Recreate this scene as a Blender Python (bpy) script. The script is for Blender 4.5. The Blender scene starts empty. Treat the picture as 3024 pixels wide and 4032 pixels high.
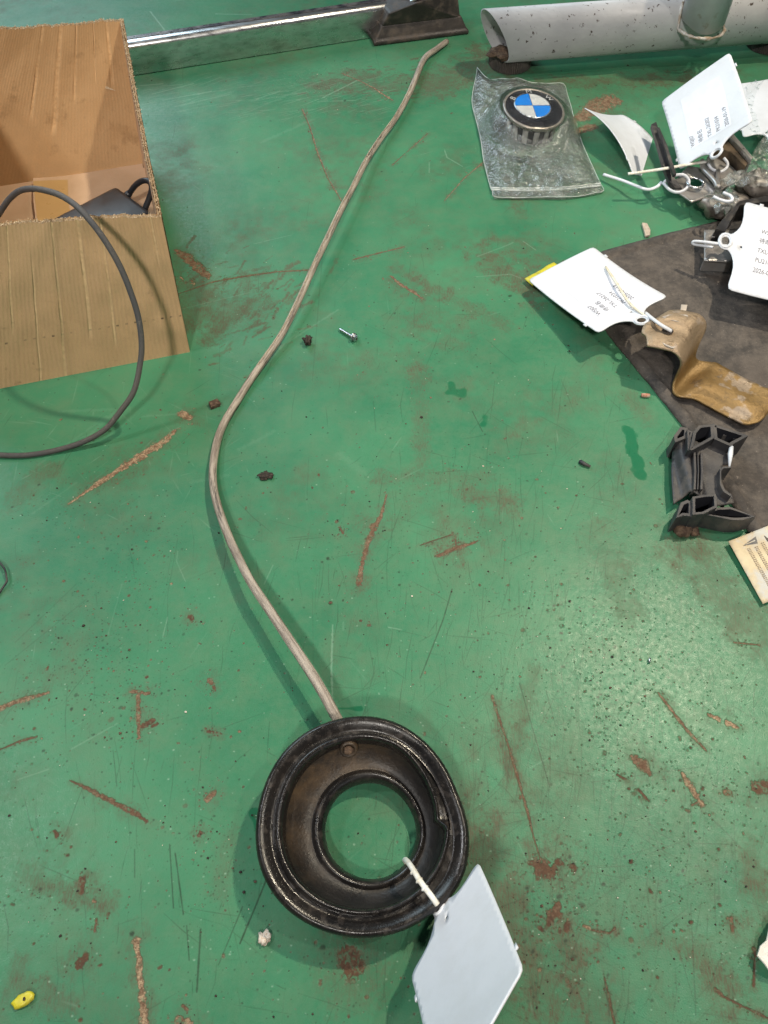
import bpy, bmesh, math, random
import numpy as np
from mathutils import Vector, Matrix, noise as mnoise
from mathutils.geometry import delaunay_2d_cdt
random.seed(7); RNG = np.random.default_rng(7)
S = bpy.context.scene
COL = S.collection

# ------------------------------------------------------------------ camera, light, exposure
F_PX = 3030.0; CAM_H = 0.60; TILT = math.radians(33)
CT, ST = math.cos(TILT), math.sin(TILT)
cam = bpy.data.cameras.new('camera'); cam_o = bpy.data.objects.new('camera', cam); COL.objects.link(cam_o)
cam.sensor_fit = 'VERTICAL'; cam.sensor_height = 40.32; cam.sensor_width = 30.24; cam.lens = F_PX / 100
cam.clip_start = 0.01; cam.clip_end = 50
cam_o.location = (0, 0, CAM_H); cam_o.rotation_euler = (TILT, 0, 0)
S.camera = cam_o
w = bpy.data.worlds.new('World'); S.world = w; w.use_nodes = True
bg = w.node_tree.nodes['Background']; bg.inputs[0].default_value = (0.88, 0.95, 1.0, 1); bg.inputs[1].default_value = 0.045
S.view_settings.view_transform = 'Standard'; S.view_settings.look = 'None'; S.view_settings.gamma = 1
S.view_settings.exposure = 0.0
S.cycles.use_denoising = True
S.cycles.max_bounces = 10; S.cycles.transparent_max_bounces = 16
def area(name, loc, size, power, color, aim=(0, .5, 0), size_y=None):
    l = bpy.data.lights.new(name, 'AREA'); l.size = size; l.energy = power; l.color = color
    if size_y: l.shape = 'RECTANGLE'; l.size_y = size_y
    o = bpy.data.objects.new(name, l); COL.objects.link(o); o.location = loc
    o.rotation_euler = (Vector(aim) - Vector(loc)).to_track_quat('-Z', 'Y').to_euler()
    return o
def spot(name, loc, r, power, color, aim, deg):
    l = bpy.data.lights.new(name, 'SPOT'); l.shadow_soft_size = r; l.energy = power; l.color = color; l.spot_size = math.radians(deg); l.spot_blend = 1.0
    o = bpy.data.objects.new(name, l); COL.objects.link(o); o.location = loc
    o.rotation_euler = (Vector(aim) - Vector(loc)).to_track_quat('-Z', 'Y').to_euler()
    return o
spot('ceiling_lamp', (1.08, 1.17, 2.4), .045, 215, (1, .87, .66), (0.20, .50, 0), 48)
spot('ceiling_lamp', (1.30, .30, 2.4), .05, 55, (1, .94, .85), (0.22, .64, 0), 54)
spot('ceiling_lamp', (-.25, -1.35, 2.1), .10, 165, (1.0, .94, .86), (.05, 1.02, 0), 50)
area('ceiling_lamp', (-1.45, .45, 2.1), .16, 14, (.98, .98, 1.0), (0, .6, 0))
area('window_light', (-1.7, 2.9, 1.9), 1.9, 72, (.72, .90, 1.0), (0, .5, 0), 1.6)

def P(px, py, z=0.0):
    """the point at height z that the photograph shows at pixel px, py"""
    u = (px - 1512) / F_PX; v = (2016 - py) / F_PX
    t = (CAM_H - z) / (CT - v * ST)
    return Vector((u * t, (CT * v + ST) * t, z))

# ------------------------------------------------------------------ helpers: things and parts
def tag(o, label=None, cat=None, group=None, kind=None):
    if label: o['label'] = label
    if cat: o['category'] = cat
    if group: o['group'] = group
    if kind: o['kind'] = kind
    return o
def thing(name, label, cat, loc=(0, 0, 0), group=None):
    o = bpy.data.objects.new(name, None); COL.objects.link(o); o.location = loc
    o.empty_display_size = .02
    return tag(o, label, cat, group)
def link(name, me, mat, parent=None, smooth=True, loc=None):
    """me holds world coordinates; the object's origin is its root's"""
    org = Vector((0, 0, 0)); p = parent
    while p is not None: org += p.location; p = p.parent
    if loc is not None and parent is None: org = Vector(loc)
    me.transform(Matrix.Translation(-org))
    o = bpy.data.objects.new(name, me); COL.objects.link(o)
    if parent is None: o.location = org
    o.parent = parent
    mats = mat if isinstance(mat, (list, tuple)) else [mat]
    if len(me.materials) == 0:
        for m in mats: me.materials.append(m)
    if smooth: me.polygons.foreach_set('use_smooth', [True] * len(me.polygons))
    return o
def from_bm(bm, name='mesh'):
    me = bpy.data.meshes.new(name); bm.to_mesh(me); bm.free(); return me
def pydata(vs, fs, name='mesh'):
    me = bpy.data.meshes.new(name); me.from_pydata([tuple(v) for v in vs], [], fs); me.update(); return me
def solid(o, t, offset=-1, bevel=0.0, seg=2):
    m = o.modifiers.new('solid', 'SOLIDIFY'); m.thickness = t; m.offset = offset
    if bevel:
        b = o.modifiers.new('bevel', 'BEVEL'); b.width = bevel; b.segments = seg; b.limit_method = 'ANGLE'
    return o
def cr(pts, n):
    """Catmull-Rom through pts (any dimension), n samples per span"""
    a = [np.array(p, float) for p in pts]; a = [2 * a[0] - a[1]] + a + [2 * a[-1] - a[-2]]; out = []
    for i in range(1, len(a) - 2):
        for k in range(n):
            t = k / n
            out.append(.5 * ((2 * a[i]) + (-a[i - 1] + a[i + 1]) * t + (2 * a[i - 1] - 5 * a[i] + 4 * a[i + 1] - a[i + 2]) * t * t
                             + (-a[i - 1] + 3 * a[i] - 3 * a[i + 1] + a[i + 2]) * t ** 3))
    out.append(a[-2]); return out
def tube_me(pts, rad, seg=14, cap=True, flat=1.0, uvm=1.0):
    """tube through points; rad a number or one per point; UV u round, v metres along"""
    n = len(pts); P_ = [Vector(p[:3]) for p in pts]
    R_ = [rad] * n if not hasattr(rad, '__len__') else list(rad)
    vs, fs = [], []; L = [0.0]
    for i in range(1, n): L.append(L[-1] + (P_[i] - P_[i - 1]).length)
    up = Vector((0, 0, 1)); prev = None
    for i in range(n):
        tg = (P_[min(i + 1, n - 1)] - P_[max(i - 1, 0)]).normalized()
        if prev is None:
            a = tg.cross(up)
            if a.length < 1e-3: a = tg.cross(Vector((1, 0, 0)))
        else: a = prev - tg * prev.dot(tg)
        a.normalize(); prev = a; b = tg.cross(a)
        for k in range(seg):
            q = 2 * math.pi * k / seg
            vs.append(P_[i] + (a * math.cos(q) + b * math.sin(q) * flat) * R_[i])
    uv = []
    for i in range(n - 1):
        for k in range(seg):
            k2 = (k + 1) % seg
            fs.append((i * seg + k, i * seg + k2, (i + 1) * seg + k2, (i + 1) * seg + k))
            uv.append([(k / seg, L[i] * uvm), ((k + 1) / seg, L[i] * uvm), ((k + 1) / seg, L[i + 1] * uvm), (k / seg, L[i + 1] * uvm)])
    if cap:
        fs.append(tuple(range(seg))[::-1]); uv.append([(0, 0)] * seg)
        fs.append(tuple((n - 1) * seg + k for k in range(seg))); uv.append([(0, L[-1])] * seg)
    me = pydata(vs, fs); ul = me.uv_layers.new(name='UVMap')
    flatuv = [c for f in uv for c in f]
    for i, c in enumerate(flatuv): ul.data[i].uv = c
    return me
def box_bm(bm, p, q, bev=0.0, M=None):
    """box between corners p and q"""
    p = Vector(p); q = Vector(q)
    r = bmesh.ops.create_cube(bm, size=1)
    vs = r['verts']; c = (p + q) / 2; d = q - p
    bmesh.ops.scale(bm, vec=(abs(d.x), abs(d.y), abs(d.z)), verts=vs)
    bmesh.ops.translate(bm, vec=c, verts=vs)
    if bev:
        es = list({e for v in vs for e in v.link_edges})
        r2 = bmesh.ops.bevel(bm, geom=es, offset=bev, segments=2, affect='EDGES', profile=.6)
        vs = list({v for f in r2['faces'] for v in f.verts} | {v for v in vs if v.is_valid})
    if M is not None:
        bmesh.ops.transform(bm, matrix=M, verts=[v for v in vs if v.is_valid])
    return vs
def prism_me(outline, z0, z1, bev=0.0):
    """outline: world points (xy used), from z0 to z1 (numbers or one per point)"""
    bm = bmesh.new(); n = len(outline)
    Z0 = [z0] * n if not hasattr(z0, '__len__') else z0; Z1 = [z1] * n if not hasattr(z1, '__len__') else z1
    a = [bm.verts.new((p[0], p[1], Z0[i])) for i, p in enumerate(outline)]
    b = [bm.verts.new((p[0], p[1], Z1[i])) for i, p in enumerate(outline)]
    bm.faces.new(a[::-1]); bm.faces.new(b)
    for i in range(n): bm.faces.new((a[i], a[(i + 1) % n], b[(i + 1) % n], b[i]))
    bmesh.ops.recalc_face_normals(bm, faces=bm.faces)
    if bev: bmesh.ops.bevel(bm, geom=list(bm.edges), offset=bev, segments=2, affect='EDGES', profile=.6)
    return from_bm(bm)
def inside(pt, poly):
    x, y = pt; r = False; n = len(poly)
    for i in range(n):
        x1, y1 = poly[i][:2]; x2, y2 = poly[(i + 1) % n][:2]
        if (y1 > y) != (y2 > y) and x < (x2 - x1) * (y - y1) / (y2 - y1) + x1: r = not r
    return r
def edge_dist(pt, poly):
    p = np.array(pt); a = np.array([q[:2] for q in poly]); b = np.roll(a, -1, 0); d = b - a
    t = np.clip(((p - a) * d).sum(1) / np.maximum((d * d).sum(1), 1e-18), 0, 1)
    return float(np.sqrt((((a + d * t[:, None]) - p) ** 2).sum(1).min()))
def sheet_me(outline, step, fn, holes=(), uv=True):
    """fill a 2D outline with a fine mesh and map it by fn(x, y) -> point"""
    xs = [p[0] for p in outline]; ys = [p[1] for p in outline]
    def dense(poly):
        o = []
        for i in range(len(poly)):
            a = Vector(poly[i][:2]); b = Vector(poly[(i + 1) % len(poly)][:2]); k = max(1, int((b - a).length / step))
            o += [a.lerp(b, j / k) for j in range(k)]
        return o
    out = dense(outline); vs = list(out); es = []; faces = [list(range(len(out)))]
    hs = []
    for h in holes:
        d = dense(h); s = len(vs); vs += d; es += [(s + i, s + (i + 1) % len(d)) for i in range(len(d))]; hs.append(d)
    y = min(ys) + step * .5; row = 0
    while y < max(ys):
        x = min(xs) + step * (.5 if row % 2 else 1.0)
        while x < max(xs):
            if inside((x, y), out) and edge_dist((x, y), out) > step * .45 and not any(inside((x, y), h) or edge_dist((x, y), h) < step * .45 for h in hs):
                vs.append(Vector((x, y)))
            x += step
        y += step * .866; row += 1
    v2, _, f2, *_r = delaunay_2d_cdt(vs, es, faces, 1, 1e-9)
    keep = []
    for f in f2:
        c = sum((v2[i] for i in f), Vector((0, 0))) / len(f)
        if inside(c, out) and not any(inside(c, h) for h in hs): keep.append(tuple(f))
    me = pydata([fn(v.x, v.y) for v in v2], keep)
    if uv:
        ul = me.uv_layers.new(name='UVMap')
        for l in me.loops: ul.data[l.index].uv = v2[l.vertex_index]
    return me
def rnd_poly(poly, r, n=4):
    """round the corners of a 2D polygon"""
    o = []; m = len(poly)
    for i in range(m):
        a, b, c = Vector(poly[i - 1][:2]), Vector(poly[i][:2]), Vector(poly[(i + 1) % m][:2])
        rr = min(r, (a - b).length * .45, (c - b).length * .45)
        p = b + (a - b).normalized() * rr; q = b + (c - b).normalized() * rr
        for k in range(n + 1):
            t = k / n; o.append((p * (1 - t) ** 2 + b * 2 * t * (1 - t) + q * t * t))
    return o
def fbm(x, y, z=0.0, o=4):
    return mnoise.fractal(Vector((x, y, z)), 1.0, 2.0, o)
def clod_me(c, r, seed, sq=(1, 1, .7), sub=2, rough=.35):
    bm = bmesh.new(); bmesh.ops.create_icosphere(bm, subdivisions=sub, radius=1)
    for v in bm.verts:
        d = v.co.copy(); k = 1 + rough * mnoise.noise(d * 1.7 + Vector((seed, seed * .7, 0))) + rough * .5 * mnoise.noise(d * 4 + Vector((seed, 0, seed)))
        v.co = Vector((d.x * sq[0], d.y * sq[1], d.z * sq[2])) * k * r
    zmin = min(v.co.z for v in bm.verts)
    bmesh.ops.translate(bm, vec=Vector(c) - Vector((0, 0, zmin)), verts=bm.verts)
    return from_bm(bm)
_txt = {}
def text_flat(s, size, fn, name, mat, parent, align='LEFT', xs=1.0):
    """lettering as flat mesh, each point mapped by fn(x, y); s drawn from (0,0)"""
    cu = bpy.data.curves.new('t', 'FONT'); cu.body = s; cu.size = size; cu.align_x = align; cu.resolution_u = 3
    o = bpy.data.objects.new('t', cu); COL.objects.link(o)
    bpy.context.view_layer.update()
    me = bpy.data.meshes.new_from_object(o.evaluated_get(bpy.context.evaluated_depsgraph_get()))
    bpy.data.objects.remove(o); bpy.data.curves.remove(cu)
    me.materials.clear()
    for v in me.vertices: v.co = fn(v.co.x * xs, v.co.y)
    return link(name, me, mat, parent, smooth=False)

# ------------------------------------------------------------------ helpers: materials
class NT:
    def __init__(s, name):
        s.m = bpy.data.materials.new(name); s.m.use_nodes = True; s.t = s.m.node_tree; s.b = s.t.nodes['Principled BSDF']
        s.tc = s.t.nodes.new('ShaderNodeTexCoord'); s.co = s.tc.outputs['Object']; s.uv = s.tc.outputs['UV']
    def n(s, k, **kw):
        q = s.t.nodes.new(k)
        for a, b in kw.items(): setattr(q, a, b)
        return q
    def set(s, sock, v):
        if hasattr(v, 'links') or isinstance(v, bpy.types.NodeSocket): s.t.links.new(v, sock)
        elif isinstance(v, (tuple, list)) and sock.type == 'RGBA' and len(v) == 3: sock.default_value = (*v, 1)
        else: sock.default_value = v
    def map(s, co, scale=(1, 1, 1), rot=(0, 0, 0)):
        q = s.n('ShaderNodeMapping'); s.set(q.inputs['Vector'], co); q.inputs['Scale'].default_value = scale; q.inputs['Rotation'].default_value = rot
        return q.outputs[0]
    def noise(s, scale, detail=4, rough=.55, co=None, dist=0):
        q = s.n('ShaderNodeTexNoise'); s.set(q.inputs['Vector'], co if co is not None else s.co)
        q.inputs['Scale'].default_value = scale; q.inputs['Detail'].default_value = detail; q.inputs['Roughness'].default_value = rough; q.inputs['Distortion'].default_value = dist
        return q.outputs['Fac']
    def ramp(s, f, a, b, v0=0.0, v1=1.0):
        q = s.n('ShaderNodeMapRange', clamp=True); s.set(q.inputs[0], f)
        for i, v in zip((1, 2, 3, 4), (a, b, v0, v1)): q.inputs[i].default_value = v
        return q.outputs[0]
    def mix(s, f, a, b, mode='MIX'):
        q = s.n('ShaderNodeMix', data_type='RGBA', blend_type=mode); s.set(q.inputs[0], f); s.set(q.inputs[6], a); s.set(q.inputs[7], b)
        return q.outputs[2]
    def math(s, op, a, b=0.0):
        q = s.n('ShaderNodeMath', operation=op); s.set(q.inputs[0], a); s.set(q.inputs[1], b); return q.outputs[0]
    def bump(s, h, dist=.001, strength=1.0, nrm=None):
        q = s.n('ShaderNodeBump'); s.set(q.inputs['Height'], h); q.inputs['Distance'].default_value = dist; q.inputs['Strength'].default_value = strength
        if nrm is not None: s.set(q.inputs['Normal'], nrm)
        return q.outputs[0]
    def out(s, color=None, rough=None, metal=None, normal=None, **kw):
        for k, v in (('Base Color', color), ('Roughness', rough), ('Metallic', metal), ('Normal', normal)):
            if v is not None: s.set(s.b.inputs[k], v)
        for k, v in kw.items(): s.set(s.b.inputs[k.replace('_', ' ')], v)
        return s.m
def simple(name, c1, c2, scale=40, rough=.5, metal=0.0, bump=.0003, bscale=300, dust=None, dust_at=(.5, .7), dust_scale=60, lo=.4, hi=.6, rvar=.1, **kw):
    """two tones of one stuff, optional dust or stain, fine relief"""
    t = NT(name); f = t.ramp(t.noise(scale), lo, hi); c = t.mix(f, c1, c2)
    r = t.ramp(t.noise(scale * 2.3), .3, .7, max(rough - rvar, .02), min(rough + rvar, 1))
    if dust is not None:
        g = t.ramp(t.noise(dust_scale, 7, .65), *dust_at); c = t.mix(g, c, dust); r = t.mix(g, r, (.85, .85, .85))
    return t.out(c, r, metal, t.bump(t.noise(bscale, 3), bump) if bump else None, **kw)

# ------------------------------------------------------------------ the worn green bench top: wear maps drawn stroke by stroke
X0, X1, Y0, Y1, RES = -0.72, 0.72, -0.10, 1.50, .00048
NW, NH = int((X1 - X0) / RES), int((Y1 - Y0) / RES)
def vnoise(cell, cy=None, seed=0):
    r = np.random.default_rng(seed); cy = cy or cell
    gw, gh = int((X1 - X0) / cell) + 3, int((Y1 - Y0) / cy) + 3
    g = r.random((gh, gw), dtype=np.float32)
    x = np.linspace(0, gw - 2.001, NW, dtype=np.float32); y = np.linspace(0, gh - 2.001, NH, dtype=np.float32)
    xi = x.astype(int); yi = y.astype(int); fx = (x - xi); fy = (y - yi)[:, None]
    fx = fx * fx * (3 - 2 * fx); fy = fy * fy * (3 - 2 * fy)
    a = g[yi][:, xi] * (1 - fx) + g[yi][:, xi + 1] * fx; b = g[yi + 1][:, xi] * (1 - fx) + g[yi + 1][:, xi + 1] * fx
    return a * (1 - fy) + b * fy
n_fine = vnoise(.0012, seed=1) * .5 + vnoise(.0026, seed=2) * .5
n_mid = vnoise(.007, seed=3) * .5 + vnoise(.015, seed=4) * .5
n_big = vnoise(.05, seed=5) * .5 + vnoise(.12, seed=6) * .5
M = {k: np.zeros((NH, NW), np.float32) for k in ('gouge', 'tan', 'dark', 'haze', 'light', 'wet')}
def stroke(ch, pts, width, soft=.25, rag=.6, val=1.0, world=False, also=None, fine=True):
    """draw a ragged polyline; pts in photo pixels (px, py[, width]) or world metres"""
    q = []
    for p in pts:
        wd = p[2] if len(p) > 2 else width
        if world: q.append((p[0], p[1], wd))
        else:
            c = P(p[0], p[1]); k = (P(p[0] + 1, p[1]) - c).length; q.append((c.x, c.y, wd * k))
    for (ax, ay, aw), (bx, by, bw) in zip(q[:-1], q[1:]):
        m = max(aw, bw) * .9 + .001
        i0 = max(int((min(ax, bx) - m - X0) / RES), 0); i1 = min(int((max(ax, bx) + m - X0) / RES) + 2, NW)
        j0 = max(int((min(ay, by) - m - Y0) / RES), 0); j1 = min(int((max(ay, by) + m - Y0) / RES) + 2, NH)
        if i1 <= i0 or j1 <= j0: continue
        X = (X0 + (np.arange(i0, i1) + .5) * RES)[None, :]; Y = (Y0 + (np.arange(j0, j1) + .5) * RES)[:, None]
        dx, dy = bx - ax, by - ay; L2 = max(dx * dx + dy * dy, 1e-12)
        t = np.clip(((X - ax) * dx + (Y - ay) * dy) / L2, 0, 1)
        d = np.hypot(X - ax - t * dx, Y - ay - t * dy); hw = (aw + (bw - aw) * t) / 2
        nz = n_fine[j0:j1, i0:i1] * .6 + n_mid[j0:j1, i0:i1] * .4 if fine else n_mid[j0:j1, i0:i1]
        e = hw * (1 + rag * (nz - .5) * 2.4)
        s = max(RES * 1.0, 0) + hw * soft
        v = np.clip((e - d) / s + .5, 0, 1) * val
        A = M[ch][j0:j1, i0:i1]; np.maximum(A, v, out=A)
        if also:
            B = M[also[0]][j0:j1, i0:i1]; np.maximum(B, v * also[1], out=B)
def blob(ch, px, py, w_, h_=None, ang=0, **kw):
    h_ = h_ or w_
    a = math.radians(ang); d = max(w_ - h_, 0) / 2
    stroke(ch, [(px - d * math.cos(a), py - d * math.sin(a)), (px + d * math.cos(a), py + d * math.sin(a))], h_, **kw)
# --- brown and tan gouges that show in the photograph
G = [
 ([(1522,1948,6),(1500,2035,17),(1472,2075,36),(1452,2130,22),(1428,2205,20),(1412,2300,24)], .35),
 ([(1725,2190,18),(1790,2160,22),(1850,2143,16),(1882,2130,10)], .3), ([(1792,2110,6),(1797,2160,9)], .2), ([(1655,2147,5),(1785,2103,5)], .1),
 ([(270,1985,8),(400,1895,26),(470,1850,30),(520,1818,44),(600,1768,42),(650,1735,32),(690,1695,14)], .85),
 ([(715,1630,34),(745,1645,26)], .8),
 ([(275,3073,4),(350,3108,20),(400,3135,22),(450,3160,22),(540,3208,20),(578,3235,20)], .22),
 ([(538,3708,40),(543,3740,26),(552,3850,30),(572,4060,38)], .9),
 ([(545,2740,20),(546,2905,18)], .45), ([(515,2722,14),(588,2732,16)], .35), ([(560,2862,24),(600,2840,26)], .05),
 ([(0,2952,8),(70,2922,10),(145,2900,14)], .2), ([(0,2790,26),(60,2765,22),(190,2728,12)], .55),
 ([(1938,2742,12),(1965,2830,9),(1992,2905,7),(2030,3030,10),(2078,3200,12),(2100,3290,6),(2128,3385,5)], .3),
 ([(2125,3420,72),(2160,3425,78)], .05), ([(2195,3395,30),(2215,3400,14)], .05), ([(2185,3600,60),(2195,3570,60)], .08), ([(2170,3620,40),(2160,3640,20)], .05),
 ([(2235,3640,26),(2230,3660,20)], .05), ([(2130,3658,22),(2134,3662,18)], .05), ([(2258,3415,26),(2262,3425,22)], .05), ([(2088,3400,22),(2100,3390,8)], .05),
 ([(2592,2728,8),(2620,2765,14),(2700,2870,16),(2780,2955,8)], .55),
 ([(2790,2812,24),(2828,2832,26)], 1.), ([(2862,2845,30),(2905,2865,14)], 1.),
 ([(2505,2990,50),(2530,3010,50),(2558,3050,20)], .3), ([(2430,3050,12),(2472,3075,12)], .1), ([(2515,3110,12),(2555,3155,12)], .05),
 ([(2685,3045,14),(2710,3085,28),(2735,3120,30),(2762,3165,26)], .7), ([(2725,3170,10),(2745,3160,10)], .3),
 ([(1540,1088,10),(1580,1122,16),(1625,1148,18),(1665,1178,8)], .4),
 ([(690,985,14),(730,1010,44),(775,1050,50),(820,1088,26)], .45),
 ([(700,1158,5),(840,1110,7),(950,1090,10),(1090,1070,7),(1225,1063,9)], .25), ([(1390,1022,6),(1480,1000,9),(1592,972,7)], .3),
 ([(1190,430,5),(1220,500,6),(1250,600,7),(1290,700,5),(1345,792,5)], .5),
 ([(1345,288,6),(1420,320,6),(1470,345,7),(1545,395,7)], .55), ([(1490,360,9),(1532,388,8)], 1.),
 ([(1905,637,6),(1830,700,5),(1750,790,4)], .6), ([(1545,650,4),(1685,525,5)], .4),
 ([(2290,462,60),(2340,430,90),(2400,395,90),(2425,400,60)], .5), ([(2270,520,40),(2330,500,50)], .45),
 ([(310,3800,44),(335,3770,36)], .02), ([(1376,3770,92),(1384,3812,96)], .1), ([(326,3465,34),(322,3510,26)], .08),
 ([(816,3148,26),(845,3122,24)], .4), ([(790,3280,20),(785,3288,18)], .15), ([(215,3275,24),(225,3290,30)], .1),
 ([(380,3620,12),(372,3665,16)], .3), ([(2298,3645,12),(2320,3655,14)], .9), ([(2330,3662,8),(2400,3675,8),(2422,3655,7)], .15),
 ([(2968,3735,16),(2976,3765,12)], .1), ([(2972,3775,7),(2968,3880,14)], .1), ([(2820,3898,18),(2850,3925,12),(2900,3950,10),(3024,4010,8)], .12),
 ([(2880,3615,12),(2885,3670,12)], .3), ([(2380,3850,6),(2400,3935,8),(2420,4032,10)], .2),
 ([(2860,3120,26),(2875,3122,20)], .5), ([(2980,3100,50),(3024,3098,44)], .15), ([(2890,2530,8),(2990,2540,8)], .4),
 ([(1905,3910,30),(1920,3905,20)], .2), ([(820,2880,12),(870,2890,8)], .05), ([(600,2860,14),(620,2850,14)], .05),
 ([(750,2430,22),(757,2436,20)], .05), ([(825,2680,24),(832,2690,20)], .3), ([(1340,2080,8),(1350,2100,10)], .1),
 ([(710,1090,8),(722,1100,8)], 1.), ([(755,1105,8),(765,1118,10)], 1.), ([(688,1105,8),(690,1110,6)], 1.), ([(825,1078,6),(822,1098,7)], 1.),
 ([(720,3960,16),(735,3975,16)], .3), ([(700,4015,30),(740,4032,40)], .6), ([(840,2705,16),(845,2712,12)], .2),
]
for pts, tn in G:
    pts = [(p[0], p[1], (p[2] if len(p) > 2 else 10) * .86) for p in pts]
    stroke('gouge', pts, 10, soft=.30, rag=.95, also=('tan', tn))
    stroke('haze', [(p[0] + 2, p[1] + 3, (p[2] if len(p) > 2 else 10) * 2.6 + 10) for p in pts], 10, soft=1.3, rag=1.3, val=.30)
for pts, tn in G:                                        # flecks knocked off round each gouge
    for k in range(12):
        a, b = (pts[0], pts[1]) if len(pts) == 2 else random.choice(list(zip(pts[:-1], pts[1:]))); f = random.random(); wd = a[2]
        x = a[0] + (b[0] - a[0]) * f + random.gauss(0, wd * .8 + 6); y = a[1] + (b[1] - a[1]) * f + random.gauss(0, wd * .8 + 6); s_ = random.uniform(1.5, 6)
        stroke('gouge', [(x, y), (x + random.uniform(-4, 4), y + random.uniform(-3, 3))], s_, soft=.4, rag=1.2, val=random.uniform(.4, 1), also=('tan', tn * random.uniform(.3, 1.2)))
# --- long scratches that show
for pts, wd, v in [([(1068,3415),(1010,3560),(945,3715)],6,.9), ([(668,3325),(683,3575)],4,.9), ([(690,3360),(722,3600)],5,.9), ([(790,3660),(775,3905)],7,.8),
                   ([(735,3645),(745,3780)],4,.8), ([(955,3570),(860,3800)],4,.7), ([(2045,2690),(2165,3100)],3,.9), ([(2150,2720),(2190,2860)],3,.6), ([(1780,2320),(1745,2440),(1655,2670)],3.5,.9),
                   ([(1800,3720),(2000,3730)],3,.4), ([(2500,3090),(2590,3320),(2600,3430)],3,.5), ([(2330,3080),(2750,3020)],3.5,.5), ([(2780,3200),(2920,3340)],8,.35), ([(2890,3230),(2900,3500)],3,.5),
                   ([(2375,3820),(2400,4000)],4,.6), ([(1270,1000),(1230,1500)],2.5,.3), ([(1860,1620),(1900,1700)],3,.8), ([(1230,2330),(1235,2700)],2,.3), ([(300,3000),(335,3170)],2,.4), ([(530,3345),(530,3455)],4,.6),
                   ([(445,2955),(460,3095)],3,.6), ([(480,2980),(455,3080)],2.5,.5), ([(1590,2970),(1585,3180)],2.5,.6), ([(1215,1800),(1210,1950)],2,.3), ([(60,2530),(300,2300)],4,.25), ([(20,2620),(340,2360)],4,.25),
                   ([(1470,1580),(1480,1700)],4,.3), ([(2720,3560),(2740,4000)],4,.5), ([(2240,3630),(2480,3450)],5,.3), ([(2180,3560),(2330,3410)],5,.3), ([(2550,3600),(2560,3700)],4,.4), ([(700,2120),(660,2340),(660,2500)],2,.4)]:
    stroke('dark', pts, wd, soft=.5, rag=.5, val=v)
for pts, wd, v in [([(590,45),(660,135)],5,.8), ([(850,55),(990,58)],5,.8), ([(520,340),(640,330)],5,.6), ([(600,370),(760,330)],6,.5), ([(640,395),(830,360)],6,.5),
                   ([(690,420),(910,370)],6,.4), ([(1000,430),(1240,330)],8,.4), ([(1010,390),(1100,360)],6,.5), ([(1270,385),(1410,315)],6,.7), ([(1250,400),(1400,395)],5,.5),
                   ([(1030,560),(1230,470)],12,.35), ([(1310,2460),(1305,2640),(1312,2780)],6,.75), ([(1352,2450),(1352,2480)],9,.8), ([(1530,2470),(1582,2480)],4,.8), ([(700,2170),(695,2210),(730,2290)],2.5,.5),
                   ([(1000,960),(1150,925)],4,.3), ([(300,1760),(520,1560)],14,.35), ([(150,1830),(420,1640)],10,.3), ([(230,1620),(500,1610)],12,.3), ([(560,1640),(700,1630)],8,.4), ([(130,2020),(300,1900)],8,.3),
                   ([(660,1230),(990,1150)],4,.3), ([(1130,1350),(1330,1220)],8,.5), ([(1100,1370),(1200,1290)],10,.4), ([(1750,590),(1760,620),(1820,655)],4,.7), ([(2060,950),(2110,985)],3,.6), ([(1690,640),(1690,680)],4,.5),
                   ([(1880,1010),(2000,965),(2020,955)],5,.4), ([(1870,1090),(2010,1080),(2050,1095)],5,.4), ([(480,2300),(425,2500)],3,.3), ([(640,2510),(660,2430)],3,.7), ([(280,2950),(460,2850)],5,.4), ([(70,3070),(190,3030)],5,.4),
                   ([(940,1770),(1080,1700)],18,.25), ([(760,1900),(900,1870)],16,.25), ([(1040,2300),(1075,2225)],3,.6), ([(1340,1790),(1430,1860)],30,.25)]:
    stroke('light', pts, wd, soft=.9 if wd > 7 else .6, rag=1.4 if wd > 7 else .8, val=v * (.45 if wd > 7 else .8))
# --- films of grime
for pts, wd, v in [([(760,1130),(900,1230)],150,.55), ([(700,1260),(1000,1190)],130,.6), ([(820,1330),(1010,1180)],70,.8), ([(960,1080),(980,1180)],40,.6), ([(1260,330),(1560,330)],110,.55), ([(1700,330),(2000,250)],170,.75), ([(1880,200),(1980,260)],90,.9), ([(1350,290),(1480,300)],60,.7),
                   ([(1900,1000),(2100,1150)],120,.5), ([(1560,1060),(2000,1290)],60,.35), ([(1650,1450),(1660,1900)],60,.35), ([(1500,1880),(1900,1880)],70,.35), ([(1830,1930),(2000,1980)],90,.45),
                   ([(2150,700),(2500,640)],120,.35), ([(2040,330),(2700,310)],90,.65), ([(2350,2100),(2480,2400)],120,.3), ([(2700,2150),(2980,2500)],180,.45), ([(2100,2650),(2000,3000)],60,.35), ([(1850,3300),(2150,3900)],190,.6), ([(2100,3350),(2250,3750)],120,.5),
                   ([(2750,3750),(2860,3950)],120,.4), ([(2950,3350),(3000,3600)],110,.4), ([(100,3450),(420,3560)],80,.5), ([(60,3870),(260,3960)],90,.45), ([(900,3300),(860,3500)],70,.25), ([(1960,2850),(2010,3050)],40,.4),
                   ([(2450,1200),(2560,1450)],80,.5), ([(2000,700),(2050,850)],40,.4), ([(60,1960),(200,1850)],90,.35), ([(0,4000),(80,3800)],60,.4), ([(2540,1650),(2480,1550)],60,.35)]:
    stroke('haze', pts, wd, soft=1.1, rag=1.0, val=v)
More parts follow.
